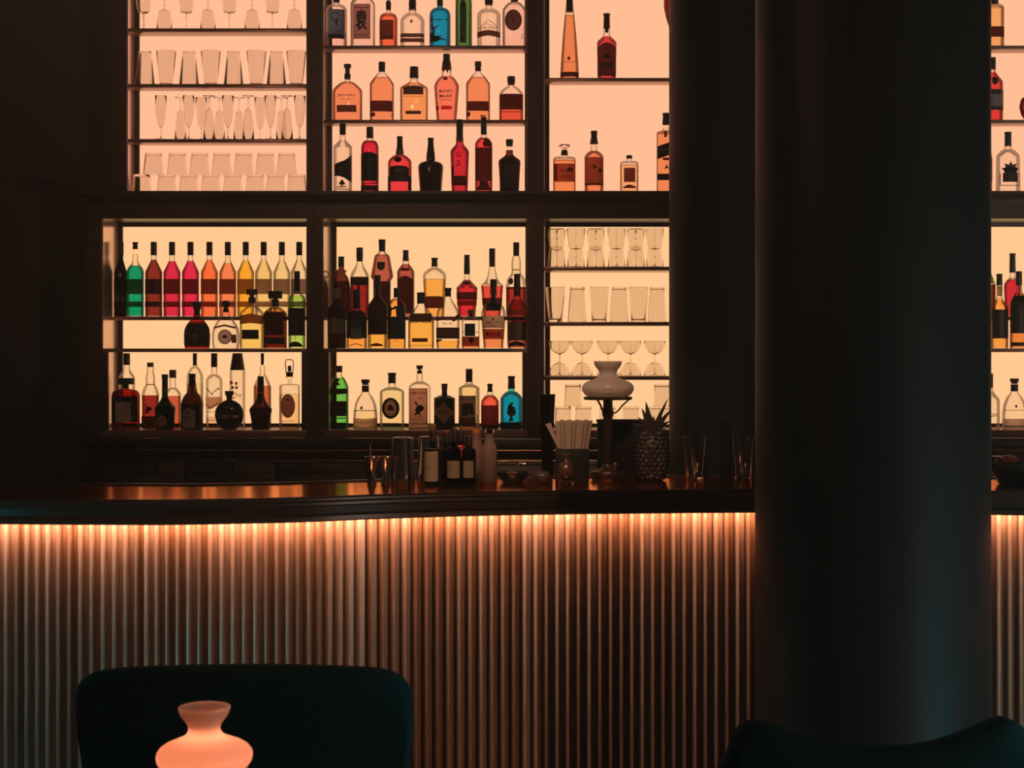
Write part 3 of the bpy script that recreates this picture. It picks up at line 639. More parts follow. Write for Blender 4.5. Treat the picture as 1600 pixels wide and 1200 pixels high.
MB().lathe([(3*Sq, (bq-234.5)*Sq), (3.4*Sq, (bq-232)*Sq), (8.6*Sq, (bq-229.5)*Sq), (8.8*Sq, (bq-227.3)*Sq), (7.4*Sq, (bq-226)*Sq)], 24).build('stopper', DG, o)
B('B3', 928.2, 30, 204.8, 246, 236, 10.6, 229, 'whiskey bottle with large pale-brown label, second on the right ledge', liq=((248, 132, 76), 236), kind='dome', cap=[(10.6, 9.4, 204.8, 213, CD), (9.4, 13.2, 213, 225.5, CD)], lab=[('rect', -14.4, 14.4, 247, 287.5, paper((164, 82, 62))), ('text', 'YM', -2, 262, 8, plain((130, 60, 46)), 12), ('oval', 9.5, 267.5, 2.6, 3.6, plain((96, 40, 32))), ('rect', -14.4, 14.4, 287.5, 291, pDR), ('oval', 9, 255.5, 1.2, 1.2, pDR), ('line', [(-10, 274), (8, 274)], .7, plain((130, 62, 48)))])
B('B3', 983.2, 28.6, 243, 257, 252, 8, 247, 'small square-shouldered flask with small dark label on the right ledge', kind='sq', d=.8, e=3.4, liq=((252, 166, 100), 258), cap=[(9.4, 9.4, 243, 247.8, CB)], lab=[('rect', -8.4, 9.2, 263.5, 285.5, paper((108, 44, 36))), ('text', 'no3', 0, 272, 3, plain((140, 76, 60)), 9), ('poly', [(-9, 293), (-4, 290.5), (0, 289.5), (4, 290.5), (9, 292), (11, 295), (-11, 295)], pDR)])
B('B3', 1041, 30, 177, 208, 203.5, 11, 200, 'square whiskey bottle with slanted black label beside the rear column', kind='conv', d=.95, e=5, liq=((250, 140, 80), 207), cap=[(12.4, 10.8, 177, 182, CD), (10.8, 12.6, 182, 195.5, CD)], lab=[('band', [(-14.6, 230.5, 250.5), (14.6, 220.5, 240.5)], pK), ('text', 'Johnnie Walker', 0, 236, 6, plain((120, 100, 80)), 24), ('poly', [(0, 258), (2, 262), (4, 266), (0, 264), (-4, 266), (-1, 261)], INK), ('rect', -14.6, 14.6, 273, 283, pK), ('poly', [(-3, 205), (0, 206), (1, 215), (-4, 217)], pDR), ('rect', -6, 6, 248, 252, pDR)])
# --- rainbow cordials on the rear step
cord = [(188.4, (40, 34, 24), 409, 'near-black', 'leftmost of the cordial row'), (211.4, (0, 142, 92), 415.5, 'emerald green', 'cordial row'),
        (240.3, (140, 40, 30), 406, 'dark maroon', 'cordial row'), (268.8, (226, 38, 66), 408.5, 'crimson', 'fourth in the cordial row'),
        (297.7, (232, 40, 74), 408, 'hot pink', 'fifth in the cordial row'), (327.3, (255, 108, 58), 406, 'bright orange', 'sixth in the cordial row'),
        (356, (255, 124, 76), 411.5, 'peach orange', 'seventh in the cordial row'), (384, (255, 162, 46), 407.5, 'golden amber', 'cordial row'),
        (412, (252, 186, 112), 406, 'pale straw', 'ninth in the cordial row'), (440.4, (252, 190, 122), 407, 'palest straw', 'tenth in the cordial row'),
        (467.6, (253, 196, 140), 406, 'clear', 'rightmost in the cordial row')]
for i, (cx, c, lv, nm, pl) in enumerate(cord):
    dk = i == 0
    lb = (int(.38*c[0]+10), int(.26*c[1]+22), int(.22*c[2]+20)) if i < 7 else (int(.42*c[0]+30), int(.34*c[1]+20), int(.30*c[2]+30)); lb2 = tuple(min(255, int(v*1.12+4)) for v in lb)
    B('R1', cx, 19.2 if dk else 26.2, 378.2, 425, 406, 8.2, 397, '%s cordial bottle with two dark label bands, %s' % (nm, pl), kind='cone' if i != 1 else 's', liq=(c, lv), glass='dark' if dk else 'clear',
      cap=[(9.6, 9.6, 378.2, 399, CD)] if i != 1 else [(9.8, 7.6, 378.6, 383, CD), (7.4, 8.6, 383, 389.5, CD)],
      yo=-.018 if dk else 0, lab=[('rect', -9.4 if dk else -12.8, 9.4 if dk else 12.8, 436.5, 460, paper(lb)), ('line', [(-10, 441), (4, 441)], .6, plain((120, 80, 66))), ('line', [(-10, 444), (2, 444)], .5, plain((120, 80, 66))), ('rect', -12.8, 12.8, 471.5, 480, paper(lb2))])
# --- front row, left lower cabinet
B('F1', 308, 41, 471.5, 522, 500, 9, 491, 'dark red round brandy bottle with tapered stopper in front of the cordials', kind='dome', d=.6, liq=((150, 26, 26), 502), glass='red', cap=[(16, 8.5, 471.5, 489, CD), (10, 9, 489, 493, CD)], lab=[('band', [(-20, 510, 541), (-12, 506, 541), (0, 505, 541), (12, 506, 541), (20, 510, 541)], pK), ('poly', leaf(-.5, 525, .8), plain((150, 110, 84))), ('line', [(-11, 522), (-9, 524)], 1.2, PALEINK), ('line', [(9, 522.5), (11, 522)], 1.2, PALEINK), ('text', 'XO', -.5, 531.5, 3, PALEINK, 6)], prof=[(19, 542), (20, 536), (20.5, 524), (19, 513), (15, 506), (10, 500), (6.5, 496), (5, 491)])
B('F1', 353, 43, 470, 520, 496, 10, 487, 'clear rounded tequila bottle with large round seal and knotted stopper', kind='dome', d=.6, cap=[(10, 15, 470, 474, CD), (16, 11, 474, 480, CD), (7, 10, 480, 488, CD)], lab=[('oval', 1, 526.5, 11, 11.5, paper((206, 140, 110))), ('ring', 1, 526.5, 11, 11.5, 1.3, INK), ('ring', 1, 526.5, 7, 7.5, .7, INK), ('poly', leaf(1, 526, .7), plain((120, 80, 66))), ('rect', 11, 18, 523, 536, pRB), ('band', [(-17, 511, 514), (0, 507, 510), (17, 511, 514)], pRB)], prof=[(20, 542), (21.5, 536), (21.5, 522), (19.5, 512), (15.5, 505), (10, 498), (6, 494), (5, 487)])
B('F1', 393.6, 37.4, 452, 492, 478, 9, 473, 'amber bottle with broad black stopper and small dark label before the cordials', kind='dome', d=.65, liq=((255, 188, 94), 493), cap=[(17.4, 17.4, 452, 460.5, CD), (11, 11, 465, 473.5, CD), (7.5, 7.5, 460.5, 465, CB)], lab=[('band', [(-18.2, 494, 507), (0, 490, 505), (18.2, 494, 507)], paper((142, 66, 44))), ('rect', -14, 12.5, 515.5, 530, pK), ('line', [(-13, 526), (12, 526)], .7, PALEINK)])
B('F1', 430, 36, 455, 492, 480, 10, 478, 'dark brown square bottle with wide wooden T-stopper in front of the cordials', kind='dome', d=.75, e=3, glass='amber', liq=((110, 34, 28), 487), cap=[(22, 22, 455, 466.5, CD), (11.5, 11.5, 468, 479, CD), (8, 8, 466.5, 468, CB)], lab=[('rect', -14, 15, 489, 524, pDR), ('line', [(-9, 500), (10, 500)], .8, plain((140, 70, 54))), ('line', [(-9, 504), (10, 504)], .8, plain((140, 70, 54))), ('rect', -16, 16, 527, 538, pK)])
B('F1', 464, 26.4, 423.7, 469, 456, 8.8, 443, 'olive green wine bottle with long dark label, rightmost in front of the cordials', kind='dome', glass='clear', cap=[(9.2, 9.2, 423.7, 444, CD), (9.6, 9.8, 444, 455.5, CD)], lab=[('rect', -13, 13, 481.5, 524.5, pK), ('line', [(3, 475.5), (12, 470)], .9, INK), ('poly', [(-12, 542), (-10, 537), (-4, 534), (3, 534), (9, 538), (11, 542)], INK), ('line', [(0, 525), (0, 532)], .7, INK)], liq=((186, 190, 84), 462))
# --- lowest shelf, left lower cabinet
B('G1', 196.5, 42.6, 591, 622, 607.5, 9.5, 606.5, 'wide red flask with pale worn label and flat dark stopper, lowest left shelf', kind='sq', d=.62, e=3, glass='red', liq=((190, 30, 30), 612), cap=[(27, 27, 591, 600.6, CD), (9.5, 9.5, 600.6, 607, CD)], lab=[('rect', -20.4, 20.4, 619, 659, pK), ('band', [(-13, 626, 659), (-11, 626, 659), (-8, 629, 659.5), (-2, 627, 660), (6, 629, 660), (11, 627, 659), (9.5, 636, 659), (10, 644, 656), (12, 648, 652)], plain((225, 208, 184), .6)), ('oval', 15, 621.5, 5, 4.6, pRed), ('poly', [(-11, 628), (-7, 630), (-5, 636), (-9, 639), (-12, 634)], plain((250, 240, 220))), ('line', [(-6, 671), (6, 670), (12, 671)], 2, plain((230, 170, 130)))])
B('G1b', 198, 25, 552, 592, 574, 9.4, 571, 'clear bottle with long black cap behind the wide red flask', kind='s', cap=[(10.4, 10.4, 552, 570.5, CD)])
B('G1b', 235, 26.4, 566.6, 613, 601, 11, 573, 'amber-red bottle with bulbed clear neck and hanging bird emblem on the lowest left shelf', liq=((150, 34, 26), 618), prof=[(12, 676), (13.2, 672), (13.2, 618), (12.6, 613), (10, 605), (7, 601), (7.2, 590), (6.4, 585.5), (5.4, 584), (5, 573)], cap=[(10.4, 10, 566.6, 573.6, CB), (14.2, 14.2, 600.4, 601.6, CD)], lab=[('poly', bird(-.5, 638, .75), INK), ('rect', -12.8, 12.8, 650, 668, pDR)])
B('G1', 257.8, 33, 585, 636, 618, 8.8, 606, 'dark green liqueur bottle with round tan label on the lowest left shelf', kind='conc', bw=28, glass='darkgreen', liq=((18, 12, 10), 621), cap=[(10.4, 10, 585, 592, CD), (9, 9.2, 592, 607.5, CD)], lab=[('rect', -4.6, 4.6, 608, 620.5, paper((96, 168, 60))), ('oval', -2.4, 657.5, 8.6, 9.8, plain((215, 180, 135))), ('ring', -2.4, 657.5, 8.6, 9.8, 1, plain((150, 122, 90))), ('text', 'DOM', -2.4, 656.5, 3, plain((170, 100, 40)), 8), ('line', [(2, 628), (6, 633)], 1.2, plain((150, 110, 90)))], opaque=False)
B('G1b', 270, 25, 578, 617, 606, 10, 590, 'amber-red bottle with square brown cap behind the dark green liqueur bottle', liq=((206, 84, 50), 619), kind='dome', cap=[(10.8, 10.8, 578, 590.6, CB)])
B('G1', 300.3, 34.6, 584, 626, 613, 10, 602, 'brown whiskey bottle with house-shaped grey label on the lowest left shelf', kind='dome', glass='brown', liq=((150, 62, 34), 615), prof=[(15.5, 676), (17, 672), (17.3, 632), (16.5, 627), (13, 619), (8.5, 614), (7, 608), (6, 601), (5, 592)], cap=[(11, 10.6, 584, 590, CD), (10.4, 11.4, 590, 603, CD), (6, 4, 603, 615, CD)], lab=[('rect', -16.4, 16, 630.5, 673, pK), ('band', [(-13, 641, 668), (-6, 639.5, 668), (-3, 635, 668), (0, 636, 668), (3, 639.5, 668), (8, 641, 668)], plain((200, 188, 170), .6)), ('poly', [(-9, 648), (-5, 646), (-2, 643), (1, 646), (6, 648)], INK), ('text', 'EVAN', -2.5, 652, 3, plain((60, 52, 44)), 13), ('line', [(-9, 657), (4, 657)], .6, plain((140, 130, 116))), ('line', [(-9, 662), (4, 662)], .6, plain((140, 130, 116)))])
B('G1b', 304.5, 25.4, 552, 590, 573, 8.2, 571, 'clear bottle with slim dark cap behind the house-label whiskey', kind='dome', cap=[(6.6, 6.2, 552, 571.5, CB)], liq=((252, 188, 126), 600))
B('G1b', 334.7, 25.4, 552, 595, 585, 9, 573, 'clear vodka bottle printed with curved antlers on the lowest left shelf', kind='dome', cap=[(10, 9.8, 552, 573.8, CD)], lab=[('line', [(-10, 608), (-9, 606), (-8.4, 608.5), (-3, 613), (-1, 617), (1, 613), (7, 608.5), (8.4, 606), (10, 609)], 1.2, INK), ('band', [(-12.6, 620, 635), (-6, 620, 640), (0, 620, 638), (6, 620, 634), (12.6, 620, 630)], paper((202, 120, 82))), ('line', [(-9, 633), (-5, 637), (3, 634), (8, 630)], 1.4, pDR), ('text', 'VODKA', 0, 656, 3, plain((160, 90, 60)), 16), ('line', [(-12, 643.5), (12, 643.5)], .6, pDR)], liq=((248, 168, 118), 652))
B('G1', 358.3, 45.6, 611, 0, 0, 8, 630, 'round black flask bottle with pale lettering on a small foot', d=.5, glass='brown', opaque=True, prof=[(9.5, 676), (10, 672.6), (9, 671), (14, 669), (20, 660), (22.8, 649), (21.5, 640), (17, 632), (11, 627.5), (5, 625.5), (4, 623)], cap=[(14, 13, 611, 618, CD), (9.6, 8.4, 618, 627, CD)], lab=[('text', 'LSBIN M', -.5, 650.5, 6, plain((255, 240, 215)), 26), ('oval', 14.5, 650, 2.8, 2.2, plain((255, 180, 90))), ('oval', -2, 637, 4.4, 1.1, plain((150, 86, 60)))])
B('G1b', 371, 24, 552, 585, 575, 15, 574, 'tall clear cylinder bottle with black conical hood on the lowest left shelf', kind='sq', cap=[(15, 23, 552, 577, CD), (23.4, 23.8, 577, 578.4, CR)], lab=[('oval', -7.5, 598, 2.8, 3, pRB), ('oval', .5, 599, 2, 2.6, pRB), ('oval', -5.5, 605.5, 2.6, 2.6, pRB), ('oval', 1, 605.5, 2.2, 2.6, pRB), ('text', 'CRU', -3, 614, 4, pRB, 9), ('text', 'YX', 4, 618, 4.6, plain((190, 110, 76)), 10), ('rect', -8, -1, 620, 622.5, paper((220, 110, 70)))])
B('G1', 407.3, 35.4, 588, 636, 0, 10, 612, 'brown orange-liqueur bottle with green neck and wide sloping shoulders on the lowest left shelf', d=.85, glass='brown', liq=((66, 26, 18), 636), prof=[(13, 676), (13.4, 672), (15.4, 652), (17.7, 641), (17.2, 638.5), (12, 632), (8, 626), (6, 620), (5.4, 612), (5, 594)], cap=[(9.8, 10, 588, 602, CD), (10.6, 11.4, 602, 612.5, CB)], lab=[('band', [(-5.2, 614, 626), (-3, 614, 633), (3, 614, 633), (5.2, 614, 626)], paper((62, 92, 40))), ('line', [(-3.6, 615), (-3.6, 630)], 1.2, plain((130, 170, 80))), ('rect', -12.6, 12.6, 650, 662, paper((66, 28, 20))), ('rect', -1.6, 2, 614, 633, plain((46, 32, 20)))])
B('G1b', 410, 27, 552, 604, 584, 8, 572, 'half-full amber bottle with thin red-brown cap behind the orange liqueur', liq=((206, 92, 54), 603), kind='conv', cap=[(5.4, 4.6, 552, 570.5, CB)])
B('G1', 452.4, 30.4, 561.7, 604, 600, 5, 592, 'clear square bottle with oval label and wire swing stopper, lowest left shelf', kind='sq', e=4, d=.8, liq=((252, 178, 116), 616), cap=[(10.4, 10.8, 581.4, 588.8, CD), (12, 12, 589, 591.2, DG)], lab=[('oval', -.6, 634, 11.2, 18.6, paper((142, 70, 54))), ('ring', -.6, 634, 11.2, 18.6, 1, plain((90, 40, 32))), ('poly', [(-4, 624), (0, 622.5), (3, 624), (5, 626), (-5, 625)], INK), ('line', [(-7, 634), (6, 634)], .7, plain((100, 46, 36))), ('line', [(-6, 639), (5, 639)], .6, plain((100, 46, 36))), ('line', [(-10, 658), (10, 657)], .7, plain((190, 110, 76))), ('line', [(-10, 663), (10, 662)], .7, plain((190, 110, 76)))])
o, bd = LAST['b']; Yq = o.location.y; Sq = Yq/F; bq = PY(FLO, Yq)
MB().tube([(-4.8*Sq, 0, (bq-586)*Sq), (-6.6*Sq, 0, (bq-570)*Sq), (-6.2*Sq, 0, (bq-564)*Sq), (-4*Sq, 0, (bq-562)*Sq), (3*Sq, 0, (bq-562)*Sq), (5.6*Sq, 0, (bq-564)*Sq), (6*Sq, 0, (bq-570)*Sq), (4.8*Sq, 0, (bq-586)*Sq)], .0022, 6).build('swing_wire', BRASS, o)
MB().lathe([(2.4*Sq, (bq-581)*Sq), (3*Sq, (bq-575)*Sq), (2.2*Sq, (bq-571.5)*Sq)], 12).build('stopper', CAPB, o)
# --- rear step, middle lower cabinet
B('R2', 533.2, 29, 401, 452, 427, 11, 422, 'dark red jug bottle with ring handle, leftmost on the middle rear step', liq=((120, 24, 20), 440), glass='brown', prof=[(14, 497), (14.4, 490), (14.4, 455), (13.4, 443), (10.5, 433), (6.6, 428), (7.2, 424.4), (8.4, 423.6), (8.4, 422.4), (4.6, 421.4), (4.4, 416)], cap=[(9.4, 9.4, 401, 416.6, CD)])
o, bd = LAST['b']; Yq = o.location.y; Sq = Yq/F; bq = PY(zsR, Yq)
MB().tube([((-10.6+4.6*math.cos(t))*Sq, -.006, (bq-429+4.6*math.sin(t))*Sq) for t in [k*PI/9+.1 for k in range(0, 16)]], .0028, 8).build('handle', CAPA, o)
B('R2', 562, 29, 387, 432, 409, 9.4, 407, 'tall whiskey bottle with black label and clear shoulders, second on the middle rear step', liq=((150, 30, 26), 433), kind='s', cap=[(10.4, 10.6, 387, 404.5, CD), (9.8, 10, 404.5, 408.6, CD)], lab=[('rect', -14, 14, 434, 446, pK), ('text', 'JIMB', 0, 440, 5, plain((92, 62, 50)), 22), ('rect', -2, 2, 446, 478, pDR)])
B('R2', 597, 34.4, 374.4, 0, 0, 10, 393, 'bell-shaped copper-red bottle with shield label, tallest on the middle rear step', liq=((188, 84, 62), 398), prof=[(13.2, 497), (13.4, 490), (13.6, 440), (14.4, 437.4), (17.2, 434), (17.3, 430), (15, 418), (12.2, 402), (11.4, 399.5), (6, 395), (4.6, 392)], cap=[(11.4, 11, 374.4, 377.5, CD), (10.8, 10, 377.5, 393, CD)], lab=[('band', [(-6, 410, 419), (-3.4, 410, 422), (0, 410, 423.6), (3.4, 410, 422), (6, 410, 419)], plain((60, 36, 30))), ('rect', -13, 13, 440, 485, pDR), ('line', [(2, 459), (10, 459)], .7, plain((190, 80, 60))), ('poly', bird(0, 416, .3), plain((110, 70, 56)))])
B('R2', 634, 27, 391, 426, 409, 9.4, 407.5, 'brown-red whiskey bottle with dark arched label, fourth on the middle rear step', liq=((186, 78, 58), 413), kind='s', cap=[(9.2, 9.2, 391, 396, CD), (8.6, 10, 396, 408, CD)], lab=[('band', [(-12, 437, 490), (-8, 434, 490), (0, 431, 490), (8, 434, 490), (12, 437, 490)], pDR), ('rect', -6.6, 6.6, 419.5, 423.8, pDR), ('line', [(-9, 436), (-9, 478)], .9, plain((170, 110, 90)))])
B('R2', 679, 36.4, 403, 431, 418, 9, 416, 'broad bottle half full of golden whiskey on the middle rear step', liq=((255, 160, 70), 436.5), kind='dome', bw=30, d=.8, cap=[(10.8, 9.6, 403, 407, CD), (8.8, 10, 407, 416.8, CD)], lab=[('band', [(-14.6, 464.5, 482), (-10, 463.4, 482), (10, 463.4, 482), (14.6, 464.5, 482)], pDR)])
B('R2', 729.6, 33.4, 398.4, 450, 437, 9, 430, 'cognac bottle with deep red body and wide dark band on the middle rear step', liq=((220, 36, 46), 437.6), kind='cone', bw=27, cap=[(9.4, 8.6, 398.4, 402, CD), (8.6, 9.6, 402, 421, CD), (9.8, 9.4, 421, 428.8, CB)], lab=[('band', [(-6, 439.6, 444), (0, 439.6, 446), (6, 439.6, 444)], pK), ('rect', -16, 16, 457, 469, pDR), ('text', 'NICE', 0, 462.6, 6, plain((130, 66, 50)), 22), ('rect', -15.4, 15.4, 470, 478, paper((130, 28, 28)))])
B('R2', 769, 35, 388.4, 0, 0, 9, 417, 'slender-necked flared decanter bottle with red liqueur, seventh on the middle rear step', liq=((236, 72, 56), 447), d=.8, prof=[(13, 497), (13.4, 492), (17.4, 448), (17.2, 445), (13, 442), (8, 434), (5.6, 422), (4.8, 416)], cap=[(9.8, 9.6, 388.4, 405, CD), (9.6, 9.4, 405, 417, CB)], lab=[('rect', -16, 16, 466, 478, pDR)])
B('R2', 806.6, 32, 379, 450, 0, 8, 400, 'amber and red bottle with bulbed clear neck, rightmost on the middle rear step', liq=((170, 36, 30), 451), prof=[(15.6, 497), (16, 490), (16, 446), (14, 436), (8, 428), (7, 424), (7.6, 414), (6.6, 404), (5, 400)], cap=[(9.8, 9.2, 379, 400, CD)], lab=[('rect', -6.6, 6.6, 421, 423, paper((190, 130, 90))), ('rect', -15.8, 15.8, 449, 452, pDR), ('oval', -8, 440, 4, 5, pDR)])
# --- front row, middle lower cabinet
amb = (255, 160, 64)
B('F2', 526.5, 28.6, 450, 486, 475, 12, 468, 'dark bottle with tan shield label and tan neck paper, middle cabinet front left', glass='dark', liq=((190, 30, 44), 500), kind='dome', cap=[(12.6, 12.6, 450, 467.5, plain((185, 155, 110)))], lab=[('band', [(-14, 499, 521), (-8, 497, 526), (-3, 495, 528), (4, 499, 525), (14, 498, 519)], plain((165, 138, 104))), ('rect', -12, 12, 522, 534, paper((190, 34, 44)))])
B('F2', 557.5, 32, 452.5, 497, 484, 10, 482, 'dark rum bottle with black and grey label and amber base, second in front', glass='clear', liq=((255, 150, 62), 486), kind='dome', d=.75, cap=[(11, 11, 452.5, 483, CD)], lab=[('band', [(-17, 492, 528.5), (-8, 485.5, 528.5), (8, 485.5, 528.5), (17, 492, 528.5)], pK), ('rect', -8.4, 9.4, 502, 530, plain((44, 38, 34))), ('rect', -8, 9, 513.5, 530, plain((150, 140, 126))), ('poly', [(1, 514.5), (3, 518), (6, 519.5), (3, 521), (1, 525), (-1, 521), (-4, 519.5), (-1, 518)], INK), ('line', [(-10, 540), (0, 537), (10, 540)], 1.2, pDR)])
B('F2', 590, 30.6, 430, 481, 460, 9.6, 449, 'dark brown whiskey bottle with two-part label, tallest in front of the middle step', glass='clear', liq=((255, 162, 64), 462), kind='s', cap=[(9.8, 9.2, 430, 449, CD), (7, 6, 449, 466, CD)], lab=[('band', [(-15, 482, 523), (-9, 470, 523), (-4, 463, 523), (4, 463, 523), (9, 470, 523), (15, 482, 523)], paper((58, 28, 18))), ('rect', -13.4, 13.4, 484, 520, paper((84, 46, 36))), ('line', [(-14, 494), (13, 494)], .7, plain((104, 70, 54))), ('rect', -9, 9, 505, 510.5, pDR), ('line', [(-3, 509), (5, 509)], .8, plain((220, 120, 90))), ('poly', [(-11, 541), (-8, 538), (0, 536), (8, 538), (11, 541)], pDR)])
B('F2', 620, 28, 450, 480, 466, 9, 464, 'dark square bottle with black label and bobbled shoulders, fourth in front', glass='clear', liq=((255, 150, 58), 468), kind='dome', e=3, cap=[(9.6, 9.6, 450, 465, CD)], lab=[('rect', -13.9, 13.9, 496, 530, pK), ('band', [(-13.8, 480, 496), (-7, 479, 494), (-6.5, 482, 485), (0, 478, 483), (1, 479, 496), (13.8, 480, 496)], pK), ('line', [(-8, 498), (-7, 510), (-5, 527)], 1, plain((140, 100, 80))), ('line', [(-3, 533), (3, 533)], .6, pDR)])
B('F2', 658, 40.4, 457, 496, 477, 12, 474, 'golden whiskey bottle with plain yellow body and thin black strip before the step', liq=((255, 164, 66), 498), kind='cone', d=.65, e=2.6, cap=[(12.8, 12.8, 457, 474.5, CD)], lab=[('rect', -17, 17, 490, 503.4, paper((66, 34, 26))), ('rect', -13, 11.4, 528.6, 534.4, pDR), ('line', [(-19, 540), (19, 540)], .7, plain((190, 110, 50))), ('line', [(-18, 504.4), (19, 504.4)], .8, plain((190, 110, 50)))])
B('F2', 700, 37, 450, 494, 0, 9, 463, 'clear bell-necked bottle with black lettered label and amber remainder in front', liq=((255, 160, 64), 532), d=.7, prof=[(17.4, 542), (18.4, 537), (18.4, 496), (17, 486), (12.5, 478), (8, 472), (5.4, 467), (4.6, 462)], cap=[(11.4, 11, 450, 454, CD), (9.6, 9.6, 454, 463.5, CD)], lab=[('rect', -18, 18, 512, 529.4, paper((60, 26, 22))), ('text', 'FERRI', 0, 520.6, 9, plain((120, 76, 62)), 25), ('text', 'No 10', 0, 505.6, 4, plain((230, 160, 120)), 14), ('band', [(-18, 497, 502), (-8, 496, 500), (4, 495, 499), (10, 496, 503), (18, 490, 497)], pDR), ('band', [(-18, 530.5, 535), (-10, 530, 533), (-8, 530, 531)], pDR)])
B('F2', 735.5, 27.6, 484, 504, 496, 12, 494, 'small square bottle with black square label and orange lower band in front', liq=((240, 110, 62), 526), kind='sq', e=4.5, d=.8, cap=[(10, 12, 484, 489.5, CAPA), (6, 8, 489.5, 495, CD)], lab=[('rect', -8.6, 7.6, 506, 525.6, pK), ('ring', -.4, 513.6, 3.4, 3.6, .7, plain((140, 80, 64))), ('rect', -8.6, 7.6, 520, 525.6, plain((66, 42, 38))), ('rect', -13.2, 13.2, 526, 541, paper((238, 104, 62))), ('oval', 1.6, 531.6, 4.4, 4.6, plain((56, 24, 20))), ('line', [(-13, 519), (-9, 519)], .9, INK), ('line', [(8, 519), (13, 519)], .9, INK), ('text', 'x', -.4, 513.6, 2.4, plain((150, 90, 70)))])
B('F2', 771, 38, 436.5, 486, 0, 10, 449, 'round-shouldered bourbon bottle with white label and red seal in front of the step', liq=((244, 126, 74), 514), d=.75, prof=[(15.5, 542), (15.6, 538), (19.2, 498), (19, 488), (16, 479), (10, 473.4), (6.4, 470), (6, 460), (5, 449)], cap=[(11, 10.4, 436.5, 441, CD), (10.4, 10.4, 441, 450, CD), (8, 9, 450, 460, CR), (7, 6, 460, 474, CD)], lab=[('rect', -11.6, 11.6, 474, 486, pK), ('line', [(-9, 481), (9, 481)], 1.6, plain((110, 90, 80))), ('rect', -17, 17, 494, 513, paper((240, 170, 124))), ('text', 'SMOOTH', 0, 504, 4.6, plain((190, 70, 56)), 21), ('text', 'AMBLER', 0, 509.6, 2, plain((200, 120, 90)), 14), ('rect', -16, 16, 514, 530, paper((240, 118, 70))), ('rect', -7, 10, 519, 526.4, pRed), ('oval', -9, 522, 2.4, 2.6, INK), ('rect', 8.6, 10.6, 519, 526, pDR), ('poly', [(-1.4, 498), (1.4, 498), (2, 500.4), (-2, 500.4)], INK)])
B('F2', 808, 31, 428, 484, 0, 10, 463, 'dark bottle with long black neck and brown label, front right of the middle cabinet', glass='clear', liq=((190, 76, 48), 468), prof=[(14.4, 542), (15.4, 537), (15.6, 488), (14.4, 480), (10.4, 472), (6, 466), (5.4, 462)], cap=[(10.2, 10, 428, 434, CD), (10, 11, 434, 463.5, CD)], lab=[('rect', -15, 15, 503, 532.4, plain((110, 84, 68))), ('line', [(-3, 518), (8, 518)], 1, INK), ('line', [(-9, 478.4), (9, 478.4)], 1.4, plain((225, 160, 120))), ('band', [(-15, 484, 492), (15, 484, 492)], paper((226, 112, 62))), ('rect', -9, 15, 500.4, 503, pRed), ('poly', [(-14, 541), (-9, 535), (0, 533), (9, 535), (14, 541)], INK), ('line', [(-4, 539.4), (4, 539.4)], 1.2, plain((210, 170, 130)))])
# --- lowest shelf, middle lower cabinet
B('G2', 529.6, 30, 571.7, 608, 588, 9.6, 582, 'bright green bottle with dark label, leftmost on the lowest middle shelf', glass='clear', liq=((112, 178, 70), 590), kind='dome', d=.8, cap=[(11.2, 11.2, 571.7, 575, CD), (10.8, 10.8, 575, 581.8, CD)], lab=[('rect', -13.4, 13.4, 626.6, 650, plain((40, 36, 28))), ('band', [(-14, 607, 615), (0, 607, 616), (14, 607, 615)], plain((44, 58, 30))), ('poly', [(-8, 596), (-2, 591), (3, 592), (0, 597), (4, 601), (-3, 603)], plain((26, 34, 18))), ('line', [(-12, 654), (12, 653)], 1.6, plain((30, 110, 70))), ('rect', -12, 12, 660, 672, plain((22, 44, 26))), ('line', [(-10, 664), (10, 663)], .8, plain((60, 150, 60)))])
B('G2', 571, 38.6, 593, 634, 0, 10, 612, 'clear bell-shaped bottle with pale lettered base band on the lowest middle shelf', d=.7, prof=[(18.6, 674), (19.3, 669), (18.4, 645), (16.6, 632), (12.4, 622), (7, 615.5), (5.4, 612)], cap=[(13.4, 13.4, 593, 598, CD), (10.4, 10.4, 598, 601.6, CB), (11.4, 11.4, 602.4, 612.6, CB)], lab=[('line', [(-17.6, 641.8), (17.6, 641.8)], .9, INK), ('poly', spade(-4.6, 637, .5), INK), ('band', [(-18.4, 653, 665.6), (0, 654, 667), (18.4, 653, 665.6)], paper((202, 130, 94))), ('text', 'CHINACO', 0, 659.6, 3, plain((130, 74, 52)), 28)], liq=((252, 190, 128), 641))
B('G2', 612.5, 37.6, 582.6, 613, 605, 11.6, 598.6, 'clear gin bottle with round dark label and greenish base, lowest middle shelf', kind='dome', d=.75, e=2.5, cap=[(13.4, 13.4, 582.6, 586, CD), (12, 12.4, 586, 599, CD)], lab=[('oval', -.6, 637.6, 13.8, 16.4, paper((120, 66, 50))), ('ring', -.6, 637.6, 13.8, 16.4, 4.2, plain((70, 44, 40))), ('ring', -.6, 637.6, 9, 10.6, 1, plain((220, 150, 110))), ('poly', [(-.6, 631), (3, 634), (4.6, 641), (-5.8, 641), (-4.2, 634)], INK), ('text', 'MONK', -.6, 625, 2.4, plain((200, 140, 104)), 9), ('rect', -12.4, 11, 668, 671.4, paper((76, 150, 56))), ('oval', -2, 664.6, 4, 2, plain((70, 100, 40))), ('line', [(-14, 661), (13, 661)], .8, plain((200, 110, 80)))], liq=((252, 192, 130), 608))
